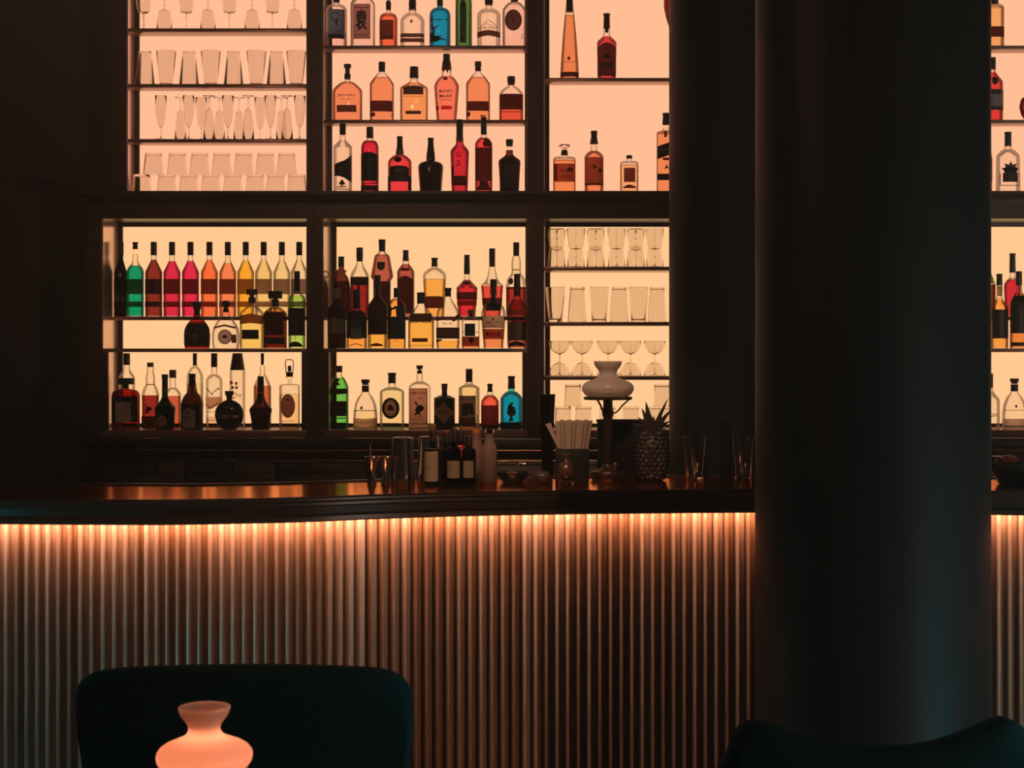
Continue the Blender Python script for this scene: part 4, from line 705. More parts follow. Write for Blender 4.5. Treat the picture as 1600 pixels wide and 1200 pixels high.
B('G2', 655.6, 33.4, 571, 606, 596, 10, 584, 'clear square bottle with printed bird and lettered orange label on the lowest middle shelf', kind='dome', e=4, d=.8, cap=[(11, 9.4, 571, 577, CD), (8.4, 8.4, 579, 584, CD), (4, 4, 577, 579, CB)], lab=[('rect', -14, 13.8, 607.4, 661.4, paper((176, 96, 66))), ('text', 'UMUNGDA', 0, 613.8, 4, INK, 23), ('poly', bird(.5, 637, 1.05), INK), ('line', [(-6, 626), (-4.4, 632)], 1.4, INK), ('text', '2I;', 3, 621.6, 4, INK, 8), ('text', 'RUM--', 2.6, 651, 2.2, INK, 9), ('text', 'JAMAICA OLD', -1, 655, 2.4, INK, 18), ('rect', -15, 15, 662.6, 666, paper((226, 130, 90))), ('line', [(-14, 607), (13, 607), (13, 661.5), (-14, 661.5), (-14, 607)], .8, INK), ('line', [(-16, 669), (16, 669)], 2, pDR)])
B('G2', 694.5, 33, 599.7, 622, 617, 8.8, 614, 'black apothecary gin bottle with diamond label on the lowest middle shelf', kind='conv', d=.9, glass='dark', liq=((24, 16, 14), 622), cap=[(10.4, 9.8, 599.7, 603, CD), (9.6, 7.6, 603, 616.8, CB)], lab=[('band', [(-16, 644, 645), (0, 628, 661), (16, 644, 645)], plain((205, 175, 130))), ('text', 'Hendrick\'s', 0, 643, 4.2, plain((60, 46, 34)), 22), ('line', [(-6, 650), (6, 650)], .6, plain((84, 68, 50)))])
B('G2', 733, 32.6, 576.5, 607, 598, 10.6, 596, 'clear bottle with dark square label and white bird figure on the lowest middle shelf', kind='s', cap=[(10.8, 10.8, 576.5, 597.2, plain((74, 44, 36)))], lab=[('rect', -16, 11.4, 618, 664.6, paper((92, 56, 44))), ('text', 'PENDERYN', -2.4, 623.6, 5, INK, 22), ('poly', [(-11, 632), (-4, 629), (7, 631), (9, 646), (4, 650), (0, 645), (-5, 649), (-10, 652), (-12, 645)], plain((235, 190, 150))), ('rect', -4.4, .6, 632, 649, plain((84, 50, 40))), ('rect', -16, 11.4, 652, 664.6, paper((110, 68, 50))), ('rect', -15.8, 15, 666, 669.6, paper((236, 120, 84))), ('line', [(13.4, 648), (13.4, 668)], 1.4, plain((250, 200, 150)))], liq=((252, 186, 124), 604))
B('G2', 765.6, 28, 599.7, 629, 617, 9, 613, 'small bottle with glowing red-orange top and brown label on the lowest middle shelf', kind='dome', liq=((246, 84, 56), 619), cap=[(8.6, 8.6, 599.7, 604, CD), (7.4, 8.6, 604, 612.6, CD)], lab=[('rect', -13.6, 13.6, 633, 663.6, paper((104, 56, 40))), ('rect', -13.8, 13.8, 663.6, 672, pK), ('line', [(-8, 648), (8, 648)], .7, plain((80, 40, 30)))])
B('G2', 799, 34.4, 587.7, 624, 611, 10, 607, 'turquoise gin bottle with dark crested figure, rightmost on the lowest middle shelf', glass='blue', liq=((20, 150, 180), 614), kind='dome', cap=[(12, 10.4, 587.7, 593, CD), (10.2, 11.4, 593, 607.4, CB)], lab=[('poly', [(-6, 646), (-5, 636), (-2, 630), (3, 628), (5, 630), (1, 632), (5, 637), (4, 645), (2, 650), (4, 657), (-4, 658), (-1, 651)], plain((40, 24, 24))), ('poly', [(2, 633), (7, 637), (8, 645), (4, 651), (2, 648), (4, 642)], plain((120, 200, 200))), ('rect', -17, 17, 659, 672, plain((26, 40, 48))), ('line', [(-12, 656), (-6, 655)], .8, plain((30, 60, 70)))])
# --- shelves right of the front column
B('A5', 1554.5, 27, -18, 13, 6, 10, 4, 'amber bottle with dark red label on the top shelf right of the front column', liq=((252, 166, 96), 11), e=3, kind='dome', lab=[('rect', -13, 12.6, 43.6, 60, pDR), ('line', [(-12, 57), (12, 57)], .8, plain((190, 60, 50)))])
B('B5', 1551.5, 31, 90, 128, 113, 8.4, 108, 'red cognac bottle with dark medallion and grey label right of the front column', liq=((226, 58, 50), 114), kind='cone', cap=[(9, 9, 90, 108.6, CD)], lab=[('oval', 0, 128, 5, 6.4, pK), ('line', [(0, 108), (0, 123)], 1.4, pDR), ('rect', -15.2, 15.2, 141.6, 174, plain((58, 44, 44))), ('rect', -11, 12, 149, 168, plain((165, 145, 145)))])
B('B5', 1610, 35, 142, 0, 0, 8, 150, 'round dark red moon flask at the right edge of the photo', glass='red', d=.5, liq=((206, 36, 44), 152), prof=[(8, 188), (10, 186.5), (15, 179), (17.4, 167), (15, 156), (9, 150), (5, 148.4), (4.4, 146)], cap=[(9, 9, 140, 147, CD)], lab=[('ring', 0, 167, 16.6, 17, 2.6, pDR)])
B('C5', 1537, 26, 198, 244, 232, 9, 226, 'clear bottle with dark label half hidden by the front column', kind='dome', lab=[('rect', -12.8, 12.8, 248, 284, plain((50, 40, 40)))], liq=((250, 180, 140), 250))
B('C5', 1575, 36.4, 206.5, 246, 233, 10.6, 229, 'clear domed tequila bottle with black ornate emblem right of the front column', kind='dome', cap=[(11.6, 10.4, 206.5, 211, CD), (10.4, 10.8, 211, 228.6, CD)], lab=[('poly', leaf(0, 265, 1.9), pK), ('rect', -11.6, 11.6, 272, 286, plain((46, 36, 32))), ('line', [(-15, 272), (-15, 291), (15, 291), (15, 272)], 1, INK)], bw=38)
B('R5', 1541.5, 28, 390, 445, 420, 7.6, 418, 'dark bottle with lime green neck on the rear step right of the front column', liq=((130, 40, 26), 445), glass='clear', kind='cone', cap=[(8.4, 8.4, 390, 419, CD)], lab=[('band', [(-10, 436, 442.6), (-6, 424, 443), (6, 424, 443), (10, 436, 442.6)], paper((170, 190, 70)))])
B('R5', 1582, 27, 396, 446, 0, 8, 434, 'red flask bottle with long dark cap, rear step right of the front column', liq=((214, 36, 50), 437), prof=[(11, 500), (12, 495), (13.4, 450), (13, 444), (9, 438), (4.6, 434), (4.2, 426)], cap=[(10, 9.4, 396, 400, CD), (9, 10, 400, 426, CD)])
B('F5', 1561.6, 27.2, 428, 482, 465, 9, 444, 'dark bottle with amber shoulders and black label in front right of the column', glass='clear', liq=((255, 150, 66), 466), kind='s', cap=[(9.6, 9, 428, 434, CD), (9, 9.6, 434, 446, CD)], lab=[('rect', -12.8, 12.8, 484, 529, plain((44, 36, 30))), ('rect', -4, 4, 447, 463, paper((240, 170, 70))), ('line', [(-8, 500), (8, 500)], .8, plain((76, 64, 54)))])
B('F5', 1592, 28, 424, 474, 452, 9.4, 445, 'near-black bottle with dark lettered label at the right edge, lower shelf', glass='clear', liq=((235, 126, 58), 458), kind='s', cap=[(10, 9.6, 424, 430, CD), (9.6, 10, 430, 446, CD)], lab=[('band', [(-13.8, 474, 521), (-8, 462, 521), (8, 462, 521), (13.8, 474, 521)], plain((40, 33, 28))), ('text', 'RYE', 0, 486, 6, plain((74, 62, 52)), 14), ('rect', -13.6, 13.6, 535, 541, pK)])
B('G5', 1547, 30, 583.7, 627, 608, 8.6, 604, 'clear bottle with dark cap at the lower shelf beside the front column', kind='s', cap=[(9.4, 9.2, 583.7, 606, CD)], lab=[('text', 'GIN', 2, 648, 6, plain((190, 110, 80)), 14), ('line', [(-10, 664), (12, 663)], 1.2, plain((190, 110, 80)))])
B('G5', 1585, 40, 591.5, 636, 0, 10, 611, 'clear bell-shaped bottle with small dot, lower shelf right of the column', d=.7, prof=[(19, 674), (20, 669), (19, 645), (17, 632), (12.4, 621), (7, 615), (5.4, 611)], cap=[(14, 14, 591.5, 596.6, CD), (10.4, 10.4, 596.6, 600, CB), (11.6, 11.6, 600.6, 611.6, CD)], lab=[('oval', 0, 634.6, 1.8, 2.2, INK), ('line', [(-18, 641), (18, 641)], .8, INK), ('band', [(-18.4, 654, 665), (18.4, 654, 665)], paper((214, 140, 104)))])

# ------------------------------------------------------------------ drinking glasses
def shell(outer, inner, n=28):
    return MB().lathe(outer + inner[::-1], n, closed=False, cap0=False, cap1=False)
def tumbler_mesh(h, wt, wb, t=.0022, bt=.008):
    o = [(0, 0), (wb/2-.0015, 0), (wb/2, .0015), (wt/2, h-.001), (wt/2-t*.5, h)]
    i = [(0, bt), (wb/2-t-.003, bt), (wb/2-t, bt+.003), (wt/2-t, h-.001)]
    m = shell(o, i); return m
def stem_mesh(h, bowl, hb, foot, beads=(), t=.0011, sr=.0034):
    """bowl: outer profile [(r, z)] from the stem upward"""
    o = [(0, 0), (foot/2, 0), (foot/2, .0015), (foot/4, .0035), (sr*1.6, .008), (sr, .014)]
    zs = []
    for z, r in beads: zs += [(sr, z-.004), (r, z-.0015), (r, z+.0015), (sr, z+.004)]
    o += zs + [(sr, hb-.004)] + bowl
    i = [(0, bowl[1][1]+.001)] + [(max(.0005, r-t), z+(t if k == 0 else 0)) for k, (r, z) in enumerate(bowl) if z > bowl[1][1]]
    o.append((bowl[-1][0]-t*.5, bowl[-1][1]+.0006)); return shell(o, i)
GM = {}
def glass(key, mb, name, loc, flip, h, label, cat, group, spin=0):
    if key not in GM:
        o = mb.build(name, DG, angle=.8); GM[key] = o.data
    else:
        o = bpy.data.objects.new(name, GM[key]); COL.objects.link(o)
    o.location = (loc[0], loc[1], loc[2] + .0004 + (h+.0002 if flip else 0)); o.rotation_euler = (PI if flip else 0, 0, spin)
    return tag(o, label, cat, group)
ORD = ['first', 'second', 'third', 'fourth', 'fifth', 'sixth', 'seventh', 'eighth']
S1 = YU_/F
# top shelf, far left: cut wine goblets, alternately upright and upside down
gob = stem_mesh(58*S1, [(.0032, 25*S1), (.014, 26*S1), (.0245, 28*S1), (.0285, 33*S1), (.0335, 45*S1), (.036, 58*S1-.0006)], 25*S1, 26*S1, beads=((9*S1, .0058), (19*S1, .0060), (23*S1, .0052)))
for k, (px, f) in enumerate([(224, 0), (257, 1), (291, 0), (325, 1), (358.4, 0), (394, 1), (425.6, 0), (460, 1)]):
    pos = ORD[k//2]
    glass('goblet', gob, 'wine_goblet', (X(px, YU_), YU_, zsU[0][0]), f, 58*S1, '%s wine goblet, %s %s one from the left on the top glass shelf' % ('upturned' if f else 'upright', pos, 'upturned' if f else 'upright'), 'glass', 'wine goblets on the top left shelf', .2*k)
tum = tumbler_mesh(53.5*S1, 31*S1, 19.5*S1)
for k, (px, f) in enumerate([(226.4, 1), (259.6, 0), (295.4, 1), (329.4, 0), (365, 1), (400.6, 0), (432, 1), (463, 0)]):
    glass('tall', tum, 'tumbler', (X(px, YU_), YU_, zsU[0][1]), f, 53.5*S1, '%s tall plain tumbler, %s %s one from the left on the second glass shelf' % ('upturned' if f else 'upright', ORD[k//2], 'upturned' if f else 'upright'), 'glass', 'tall tumblers on the second left shelf')
flu = stem_mesh(68*S1, [(.003, 18.5*S1), (.006, 19.5*S1), (.0145, 24*S1), (.019, 32*S1), (.0245, 50*S1), (.0268, 68*S1-.0006)], 18.5*S1, 19*S1, beads=((8*S1, .0052), (14.5*S1, .0052)))
ups = [(251.4, 0), (294.6, 0), (356, 0), (422.6, 0), (468.3, 0)]; upb = [(314.4, 0), (406.6, 0)]
inf_ = [(326.6, 1), (388, 1), (448.6, 1)]; inb = [(282, 1), (342.6, 1), (373.6, 1), (440, 1)]
fl = sorted([(px, f, 0) for px, f in ups+inf_] + [(px, f, 1) for px, f in upb+inb])
cnt = {0: 0, 1: 0}
for px, f, bk in fl:
    Yq = YU_ + (.029 if bk else -.028)
    glass('flute', flu, 'champagne_flute', (X(px, Yq), Yq, zsU[0][2]), f, 68*S1, '%s champagne flute, %s %s one from the left on the third glass shelf' % ('upturned' if f else 'upright', ORD[cnt[f]], 'upturned' if f else 'upright'), 'glass', 'champagne flutes on the third left shelf', px)
    cnt[f] += 1
YD = YU_ - .01; SD = YD/F; hD = 33*SD
roc = tumbler_mesh(hD, 32*SD, 26*SD, .0028, .011)
for k, px in enumerate([221.5, 260.5, 295, 329.5, 364, 399, 431, 464]):
    glass('rocks', roc, 'rocks_glass', (X(px, YD), YD, LEDGE), 1, hD, 'upturned rocks glass, %s from the left in the bottom tier, left cabinet' % ORD[k], 'glass', 'rocks glasses stacked in the left cabinet')
for k, px in enumerate([240, 277, 312, 346.5, 381, 415, 448]):
    glass('rocks', roc, 'rocks_glass', (X(px, YD), YD, LEDGE+hD+.0008), 1, hD, 'upturned rocks glass, %s from the left in the tier resting on glasses' % ORD[k], 'glass', 'rocks glasses stacked in the left cabinet')
# right lower cabinet
Ya, Yb = YL+.075, YP-.065
for Yq, fl0, nm in ((Ya, 1, 'front'), (Yb, 0, 'rear')):
    Sq = Yq/F
    gq = stem_mesh(60*Sq, [(.0032, 27*Sq), (.012, 28*Sq), (.029, 29*Sq), (.032, 31*Sq), (.0365, 42*Sq), (.042, 60*Sq-.0006)], 27*Sq, 26*Sq, beads=((15*Sq, .006),))
    for k, px in enumerate([869.7, 900, 930.8, 963.4, 993.3, 1023]):
        f = (k % 2 == 0) == bool(fl0)
        glass('wg'+nm, gq, 'wine_goblet', (X(px, Yq), Yq, shelfL3[0]), f, 60*Sq, '%s heavy goblet, %s from the left in the %s row above thick tumblers' % ('upturned' if f else 'upright', ORD[k], nm), 'glass', 'goblets on the right lower cabinet')
Ym = (YL+YP)/2-.03; Sq = Ym/F
def ribbed(h, wt, wb, ribs=0):
    m = tumbler_mesh(h, wt, wb, .0042, .012)
    if ribs:
        v = []
        for x, y, z in m.v:
            r = math.hypot(x, y); a = math.atan2(y, x)
            v.append((x, y, z))
        m.v = v
    return m
hT = 55*Sq
rb = MB()
def facet_tumbler(h, wt, wb, t, bt, n):
    o = [(0, 0), (wb/2-.0015, 0), (wb/2, .002), (wt/2, h-.001), (wt/2-t*.5, h)]
    i = [(0, bt), (wb/2-t-.003, bt), (wb/2-t, bt+.003), (wt/2-t, h-.001)]
    return MB().lathe(o + i[::-1], n, cap0=False, cap1=False)
ft = facet_tumbler(hT, 31*Sq, 21*Sq, .0042, .013, 14); ft2 = facet_tumbler(hT, 31*Sq, 23*Sq, .0042, .011, 28)
for k, px in enumerate([867.8, 902, 936, 967.6, 997.5, 1027]):
    f = k % 2 == 1
    glass('ft%d' % (k == 0), ft if k == 0 else ft2, 'tumbler', (X(px, Ym), Ym, shelfL3[1]), f, hT, ('upright faceted tumbler, leftmost on the thick tumbler shelf' if k == 0 else '%s thick tumbler, %s from the left on the right cabinet shelf' % ('upturned' if f else 'upright', ORD[k])), 'glass', 'thick tumblers in the right lower cabinet')
for Yq, fl0, nm in ((Ya+.01, 0, 'front'), (Yb-.005, 1, 'rear')):
    Sq = Yq/F
    cq = stem_mesh(54.5*Sq, [(.003, 33*Sq), (.008, 34*Sq), (.026, 37*Sq), (.040, 42*Sq), (.0475, 48*Sq), (.0495, 54.5*Sq-.0006)], 33*Sq, 30*Sq, beads=())
    for k, px in enumerate([874.3, 909.3, 950, 985, 1023]):
        glass('cp'+nm, cq, 'coupe_glass', (X(px, Yq), Yq, shelfL3[2]), fl0, 54.5*Sq, '%s champagne coupe, %s from the left in the %s row behind the bar lamp' % ('upturned' if fl0 else 'upright', ORD[k], nm), 'glass', 'coupes in the right lower cabinet')
Yq = YL+.12; Sq = Yq/F; hR = 35*Sq
rq = facet_tumbler(hR, 27.5*Sq, 24.5*Sq, .0032, .011, 28)
for k, px in enumerate([880, 911.5, 949, 986, 1020, 1049.5]):
    glass('lowb', rq, 'rocks_glass', (X(px, Yq), Yq, FLO), 1, hR, 'upturned whiskey glass, %s from the left on the shelf behind the pineapple' % ORD[k], 'glass', 'whiskey glasses on the lowest right shelf')
for px, nm in ((895.5, 'left of the bar lamp'), (1034.5, 'behind the pineapple leaves')):
    glass('lowb', rq, 'rocks_glass', (X(px, Yq), Yq, FLO+hR+.0008), 1, hR, 'upturned whiskey glass stacked on two others %s' % nm, 'glass', 'whiskey glasses on the lowest right shelf')
# ------------------------------------------------------------------ things on the bar
ZT0 = ZT; ZT = ZT+.0004
def onbar(py): return (H-ZT)*F/(py-CY)          # distance of a point on the bar top from its height in the picture
def lathe_px(prof, by, S): return [(max(0, r)*S, max(0, (by-y)*S)) for r, y in prof]
# jiggers
Yq = onbar(757.2); Sq = Yq/F; by = 757.2
for px, lb, q in ((581, 'steel hourglass jigger, leftmost on the bar', 1), (602.5, 'steel hourglass jigger between another jigger and shaker tin', .96)):
    o = MB().lathe(lathe_px([(7.4*q, 757.2), (7.6*q, 756), (4.2, 739), (3.9, 737.5), (4.4, 736), (11*q, 714.6), (11.7*q, 714), (11.7*q, 713.2), (10.6*q, 713.4), (3.2, 738)], by, Sq), 28).build('jigger', STEEL, loc=(X(px, Yq), Yq, ZT))
    tag(o, lb, 'jigger', 'jiggers on the bar')
xj = X(579, Yq)
o = MB().tube([(xj-.001, Yq, ZT+(by-736)*Sq), (xj-.001, Yq, ZT+(by-702)*Sq), (xj-.0015, Yq, ZT+(by-696)*Sq), (xj+.001, Yq, ZT+(by-692.5)*Sq), (xj+.005, Yq, ZT+(by-690.8)*Sq)], [.0011, .0011, .0016, .0022, .0028], 8).build('bar_spoon', BRASS)
tag(o, 'thin bar spoon with curled tip standing in the left jigger', 'spoon')
# shaker tins, upside down
Yq = onbar(755.6); Sq = Yq/F; by = 755.6
tin = MB().lathe(lathe_px([(19.4, 755.6), (19.6, 754.4), (19.2, 738), (19.0, 737.4), (18.8, 736.6), (15.6, 686), (15, 683.8), (13.6, 682.9), (12.6, 683.4), (0, 683.6)], by, Sq), 40)
o = tin.build('shaker_tin', STEEL, loc=(X(629, Yq), Yq, ZT)); tag(o, 'tall steel shaker tin upside down beside the jiggers', 'shaker', 'shaker tins on the bar')
Yt = Yq+.05
o2 = bpy.data.objects.new('shaker_tin', o.data); COL.objects.link(o2); o2.location = (X(670, Yt), Yt, ZT); o2.rotation_euler = (0, 0, .4)
tag(o2, 'steel shaker tin upside down, partly behind the white-labelled dropper bottle', 'shaker', 'shaker tins on the bar')
# small bottles on the bar
def soft(name, dc, tc, fac):
    m, nt, out = base(name)
    a = nd(nt, 'ShaderNodeBsdfTranslucent'); a.inputs[0].default_value = (*tc, 1)
    b = nd(nt, 'ShaderNodeBsdfPrincipled'); b.inputs['Base Color'].default_value = (*dc, 1); b.inputs['Roughness'].default_value = .4
    ms = nd(nt, 'ShaderNodeMixShader'); ms.inputs[0].default_value = fac
    nt.links.new(b.outputs[0], ms.inputs[1]); nt.links.new(a.outputs[0], ms.inputs[2]); nt.links.new(ms.outputs[0], out.inputs[0]); return m
FROST = soft('frosted_glass', (.34, .22, .17), (.62, .46, .38), .6)
def row2(name, Y): row(name, Y, ZT, 'small bitters bottles on the bar')
row2('S1', onbar(758)); row2('S2', onbar(755.5)); row2('S3', onbar(752))
tanl = plain((134, 116, 90), .6)
B('S1', 676, 25, 662.5, 702, 697, 11, 690, 'tall dropper bottle with long cream label in front of the second tin', glass='dark', liq=((28, 18, 14), 706), kind='dome', cap=[(12, 12, 662.5, 673, plain((120, 92, 60))), (10.4, 10.8, 673, 691, CD)], lab=[('rect', -12.2, 9.4, 700.5, 752, plain((150, 132, 100), .6)), ('line', [(-9, 729), (-2, 728)], 1.4, plain((70, 56, 42))), ('line', [(-9, 732), (-3, 731)], 1, plain((70, 56, 42)))])
B('S1', 709.5, 22, 670, 704, 697, 9, 688, 'small dark bitters bottle with cream label, black cap, beside the dropper bottle', glass='dark', liq=((18, 12, 10), 704), kind='dome', cap=[(10, 10, 670, 690, CD)], lab=[('rect', -10.4, 9.4, 719.6, 746.6, tanl), ('line', [(-8, 728), (-3, 731), (-6, 736)], 1, plain((84, 70, 52)))])
B('S1', 732.6, 22, 681, 704, 699, 10, 697, 'small dark bitters bottle with lined cream label next to the frosted bottles', glass='dark', liq=((18, 12, 10), 704), kind='dome', cap=[(10.8, 10.8, 681, 698, CD)], lab=[('rect', -8, 8, 719.6, 746, tanl), ('line', [(-6, 726), (5, 726)], .9, plain((84, 70, 52))), ('line', [(-6, 731), (3, 731)], .9, plain((84, 70, 52))), ('line', [(-6, 738), (5, 738)], .9, plain((84, 70, 52)))])
B('S3', 697.6, 20, 674.5, 705, 698, 10, 690, 'small brown bitters bottle with red cap, half behind the others', glass='brown', liq=((30, 16, 12), 706), kind='dome', cap=[(11.4, 11.4, 674.5, 678, CR), (10, 10, 678, 692, CD)])
B('S3', 720, 20, 672.4, 705, 698, 9.4, 690, 'small dark bitters bottle with bright red neck tag', glass='dark', liq=((18, 12, 10), 705), kind='dome', cap=[(10, 10, 672.4, 690, CD)], lab=[('band', [(-6.4, 698, 706), (-2, 695, 713), (3, 694.6, 713), (5.6, 694.6, 708)], plain((214, 34, 52)))])
for px, Yrow, lb in ((744.5, onbar(753.5), 'tan frosted bottle with glass rim, left of its open-topped twin'), (765, onbar(754), 'tan frosted bottle with dark stopper and rounded shoulders at the end of the bottle cluster')):
    Sq = Yrow/F; by = PY(ZT, Yrow)
    r = empty('frosted_bottle', (X(px, Yrow), Yrow, ZT), lb, 'bottle', 'frosted bottles on the bar')
    MB().lathe(lathe_px([(10.6, by), (11.4, by-1.4), (11.5, 704), (10.4, 698), (7.4, 690), (6.4, 684), (6.2, 678), (6.2, 676)], by, Sq), 28).build('body', FROST, r)
    MB().lathe(lathe_px([(6.7, 677), (7, 674), (7, 670.4), (6, 669.4), (5, 670), (5, 676.4)], by, Sq), 24, cap0=False, cap1=False).build('rim', CAPA if px < 750 else DG, r)
    MB().lathe(lathe_px([(4.8, 677), (4.9, 671.4), (4.4, 670.6)] if px > 750 else [(4.9, 676.6), (5.4, 668.4), (4.6, 667.2)], by, Sq), 20).build('stopper', CAPD, r)
# dark dish, tongs, fruit
Yq = onbar(757.5); Sq = Yq/F; by = 757.5
def bowl(px, Yq, by, rw, rh, label, name='dark_bowl'):
    Sq = Yq/F
    o = MB().lathe([(0, 0), (rw*.6*Sq, 0), (rw*.64*Sq, .003), (rw*.92*Sq, rh*.6*Sq), (rw*Sq, rh*Sq), (rw*.97*Sq, rh*Sq+.0015), (rw*.9*Sq, rh*.62*Sq), (rw*.55*Sq, .008), (0, .008)], 40, cap0=False, cap1=False).build(name, BLACK, loc=(X(px, Yq), Yq, ZT))
    return tag(o, label, 'bowl', 'black bowls on the bar')
Yb_ = onbar(754); bowl(802, Yb_, 754, 25, 16, 'black shallow bowl beside the frosted bottles')
FRUIT = principled('dark_citrus_skin', (.05, .025, .013), .45, noise=((140, 140, 140), (.035, .018, .010), .3, .7), bump=.3)
def fruit(name, px, Yq, r, sz, mat, label, cat, z0=ZT, sx=1):
    m = MB().lathe([(r*math.sin(t)*(1+.04*math.cos(3*t)), r*sz*(1-math.cos(t))) for t in [PI*k/14 for k in range(15)]], 24, cap0=False, cap1=False)
    m.v = [(x*sx, y, z) for x, y, z in m.v]
    return tag(m.build(name, mat, loc=(X(px, Yq), Yq, z0), angle=2), label, cat)
fr = fruit('lime', 847, onbar(755), 12.4*onbar(755)/F, .78, FRUIT, 'dark round lime lying on the bar left of the pomegranate', 'fruit', sx=1.1)
ORANGE = principled('dried_orange_slice', (.24, .06, .03), .5, noise=((90, 90, 90), (.17, .04, .02), .3, .7))
fruit('dried_fruit', 800, Yb_, 12*Yb_/F, .42, ORANGE, 'reddish dried fruit heaped in the black shallow bowl', 'fruit', z0=ZT+.0155, sx=1.05)
Yg = Yb_-.012; Sg = Yg/F
def P3(px, py, Y): return (X(px, Y), Y, Z(py, Y))
o = MB().tube([P3(796, 742, Yg), P3(806, 731, Yg), P3(812, 723.4, Yg), P3(817.5, 725.4, Yg), P3(821, 723.6, Yg)], [.0016, .0016, .002, .0028, .0034], 8).build('serving_spoon', STEEL); tag(o, 'small steel spoon with its handle over the rim of the black bowl', 'spoon')
# tall smoked glass vase
Yv = 6.44; Sv = Yv/F; bv = PY(ZT, Yv)
o = MB().lathe([(0, 0), (8*Sv, 0), (8.6*Sv, .003), (9.4*Sv, 60*Sv), (12.6*Sv, (bv-618)*Sv), (13.4*Sv, (bv-616)*Sv), (12.4*Sv, (bv-616.4)*Sv), (11.6*Sv, (bv-619)*Sv), (8.4*Sv, 60*Sv), (7.4*Sv, .012), (0, .012)], 32, cap0=False, cap1=False).build('glass_vase', clearish('smoked_glass', (.30, .13, .08), (.06, .03, .02), 2.5, 1.0), loc=(X(855, Yv), Yv, ZT))
tag(o, 'tall dark smoked-glass vase with flared rim left of the paper cards', 'vase')
# black box with paper cards, box behind the lamp
Yx = 6.40; Sx = Yx/F; bx = PY(ZT, Yx)
xa, xb = X(868, Yx), X(920.5, Yx); zt = ZT+(bx-700.5)*Sx
bb = empty('card_holder', ((xa+xb)/2, Yx, ZT), 'black open box holding a fan of pale paper cards on the bar', 'box')
wq = (xb-xa)/2
MB().box(-wq, wq, -.035, -.030, .004, zt-ZT).build('front_panel', BLACK, bb, smooth=False, bevel=.0012)
MB().box(-wq, wq, .030, .035, .004, zt-ZT).build('back_panel', BLACK, bb, smooth=False, bevel=.0012)
MB().box(-wq, -wq+.004, -.0299, .0299, .004, zt-ZT).build('side_panel', BLACK, bb, smooth=False, bevel=.0012)
MB().box(wq-.004, wq, -.0299, .0299, .004, zt-ZT).build('side_panel', BLACK, bb, smooth=False, bevel=.0012)
MB().box(-wq, wq, -.035, .035, 0, .0039).build('bottom_panel', BLACK, bb, smooth=False)
CARD = soft('pale_card_paper', (.55, .42, .30), (.55, .42, .32), .5)
cb = [872.5, 877.4, 882.6, 887.8, 893, 898.4, 903.8, 909.2, 914.8]; ct = [871, 877, 883, 889, 895, 901.4, 908, 914.8, 921.6]
for k in range(9):
    yk = Yx - .022 + (k % 3)*.013; tb = cb[k]; tt = ct[k]; wc = 6.4*Sx if k < 8 else 7.6*Sx
    z0, z1 = ZT+.006, Z(657-(k % 2)*1.2 + (k == 0)*.8, yk)
    xb_, xt_ = X(tb, yk), X(tt, yk); zc = Z(700, yk)
    xb0 = xb_-(xt_-xb_)*(zc-z0)/(z1-zc)*.55
    th = .0022
    V = []
    for yy in (yk, yk+th):
        V += [(xb0-wc*.5, yy, z0), (xb0+wc*.5, yy, z0), (xb_+wc*.55, yy, zc), (xt_+wc*.62, yy, z1), (xt_-wc*.42, yy, z1), (xb_-wc*.45, yy, zc)]
    o = mk('paper_card', V, [(0, 1, 2, 3, 4, 5), (11, 10, 9, 8, 7, 6)] + [(i, i+6, (i+1) % 6+6, (i+1) % 6) for i in range(6)], CARD, smooth=False)
    tag(o, '%s upright pale card from the left in the black box' % ORD[k] if 0 < k < 8 else ('leftmost upright pale card in the black box' if k == 0 else 'rightmost pale card leaning outward in the black box'), 'card', 'paper cards in the black box')
yk = Yx-.041; V = []
for yy in (yk, yk+.003):
    V += [P3(871.5, 699.5, yy), P3(875.5, 699.3, yy), P3(860.5, 660.5, yy), P3(852, 662.5, yy)]
o = mk('paper_card', V, [(3, 2, 1, 0), (4, 5, 6, 7)] + [(i, (i+1) % 4, (i+1) % 4+4, i+4) for i in range(4)], CARD, smooth=False)
tag(o, 'pale paper card tilted far to the left in front of the dark vase', 'card', 'paper cards in the black box')
xa, xb = X(933, 6.52), X(1009, 6.52)
bk = empty('storage_box', ((xa+xb)/2, 6.52, ZT), 'black upright box behind the lamp and pineapple on the bar', 'box')
hb = Z(655.5, 6.50)-ZT; wq = (xb-xa)/2
MB().box(-wq, wq, -.02, .02, 0, hb-.012).build('body', BLACK, bk, smooth=False, bevel=.004)
MB().box(-wq-.003, wq+.003, -.023, .023, hb-.0118, hb).build('lid', BLACK, bk, smooth=False, bevel=.003)
# pomegranate on a small glass dish
Yp = onbar(755); Sp = Yp/F
gd = MB().lathe([(0, 0), (12*Sp, 0), (12.4*Sp, .002), (11.6*Sp, 8*Sp), (10.8*Sp, 8*Sp), (10*Sp, 3.4*Sp), (0, 3*Sp)], 18, cap0=False, cap1=False).build('glass_dish', DG, loc=(X(885, Yp), Yp, ZT)); tag(gd, 'small glass dish under the pomegranate', 'dish')
POME = principled('pomegranate_skin', (.10, .035, .02), .28, noise=((30, 30, 30), (.065, .022, .013), .3, .7))
pr = empty('pomegranate', (X(885, Yp), Yp, ZT+3.3*Sp), 'brownish red pomegranate with pointed crown on a small glass dish', 'fruit')
MB().lathe([(3*Sp, 0), (8.5*Sp, 2*Sp), (12.6*Sp, 8*Sp), (13.6*Sp, 14*Sp), (12.8*Sp, 20*Sp), (10*Sp, 26*Sp), (6*Sp, 30*Sp), (3.8*Sp, 33*Sp), (3.2*Sp, 37*Sp), (3.8*Sp, 40*Sp)], 24).build('body', POME, pr, angle=2)
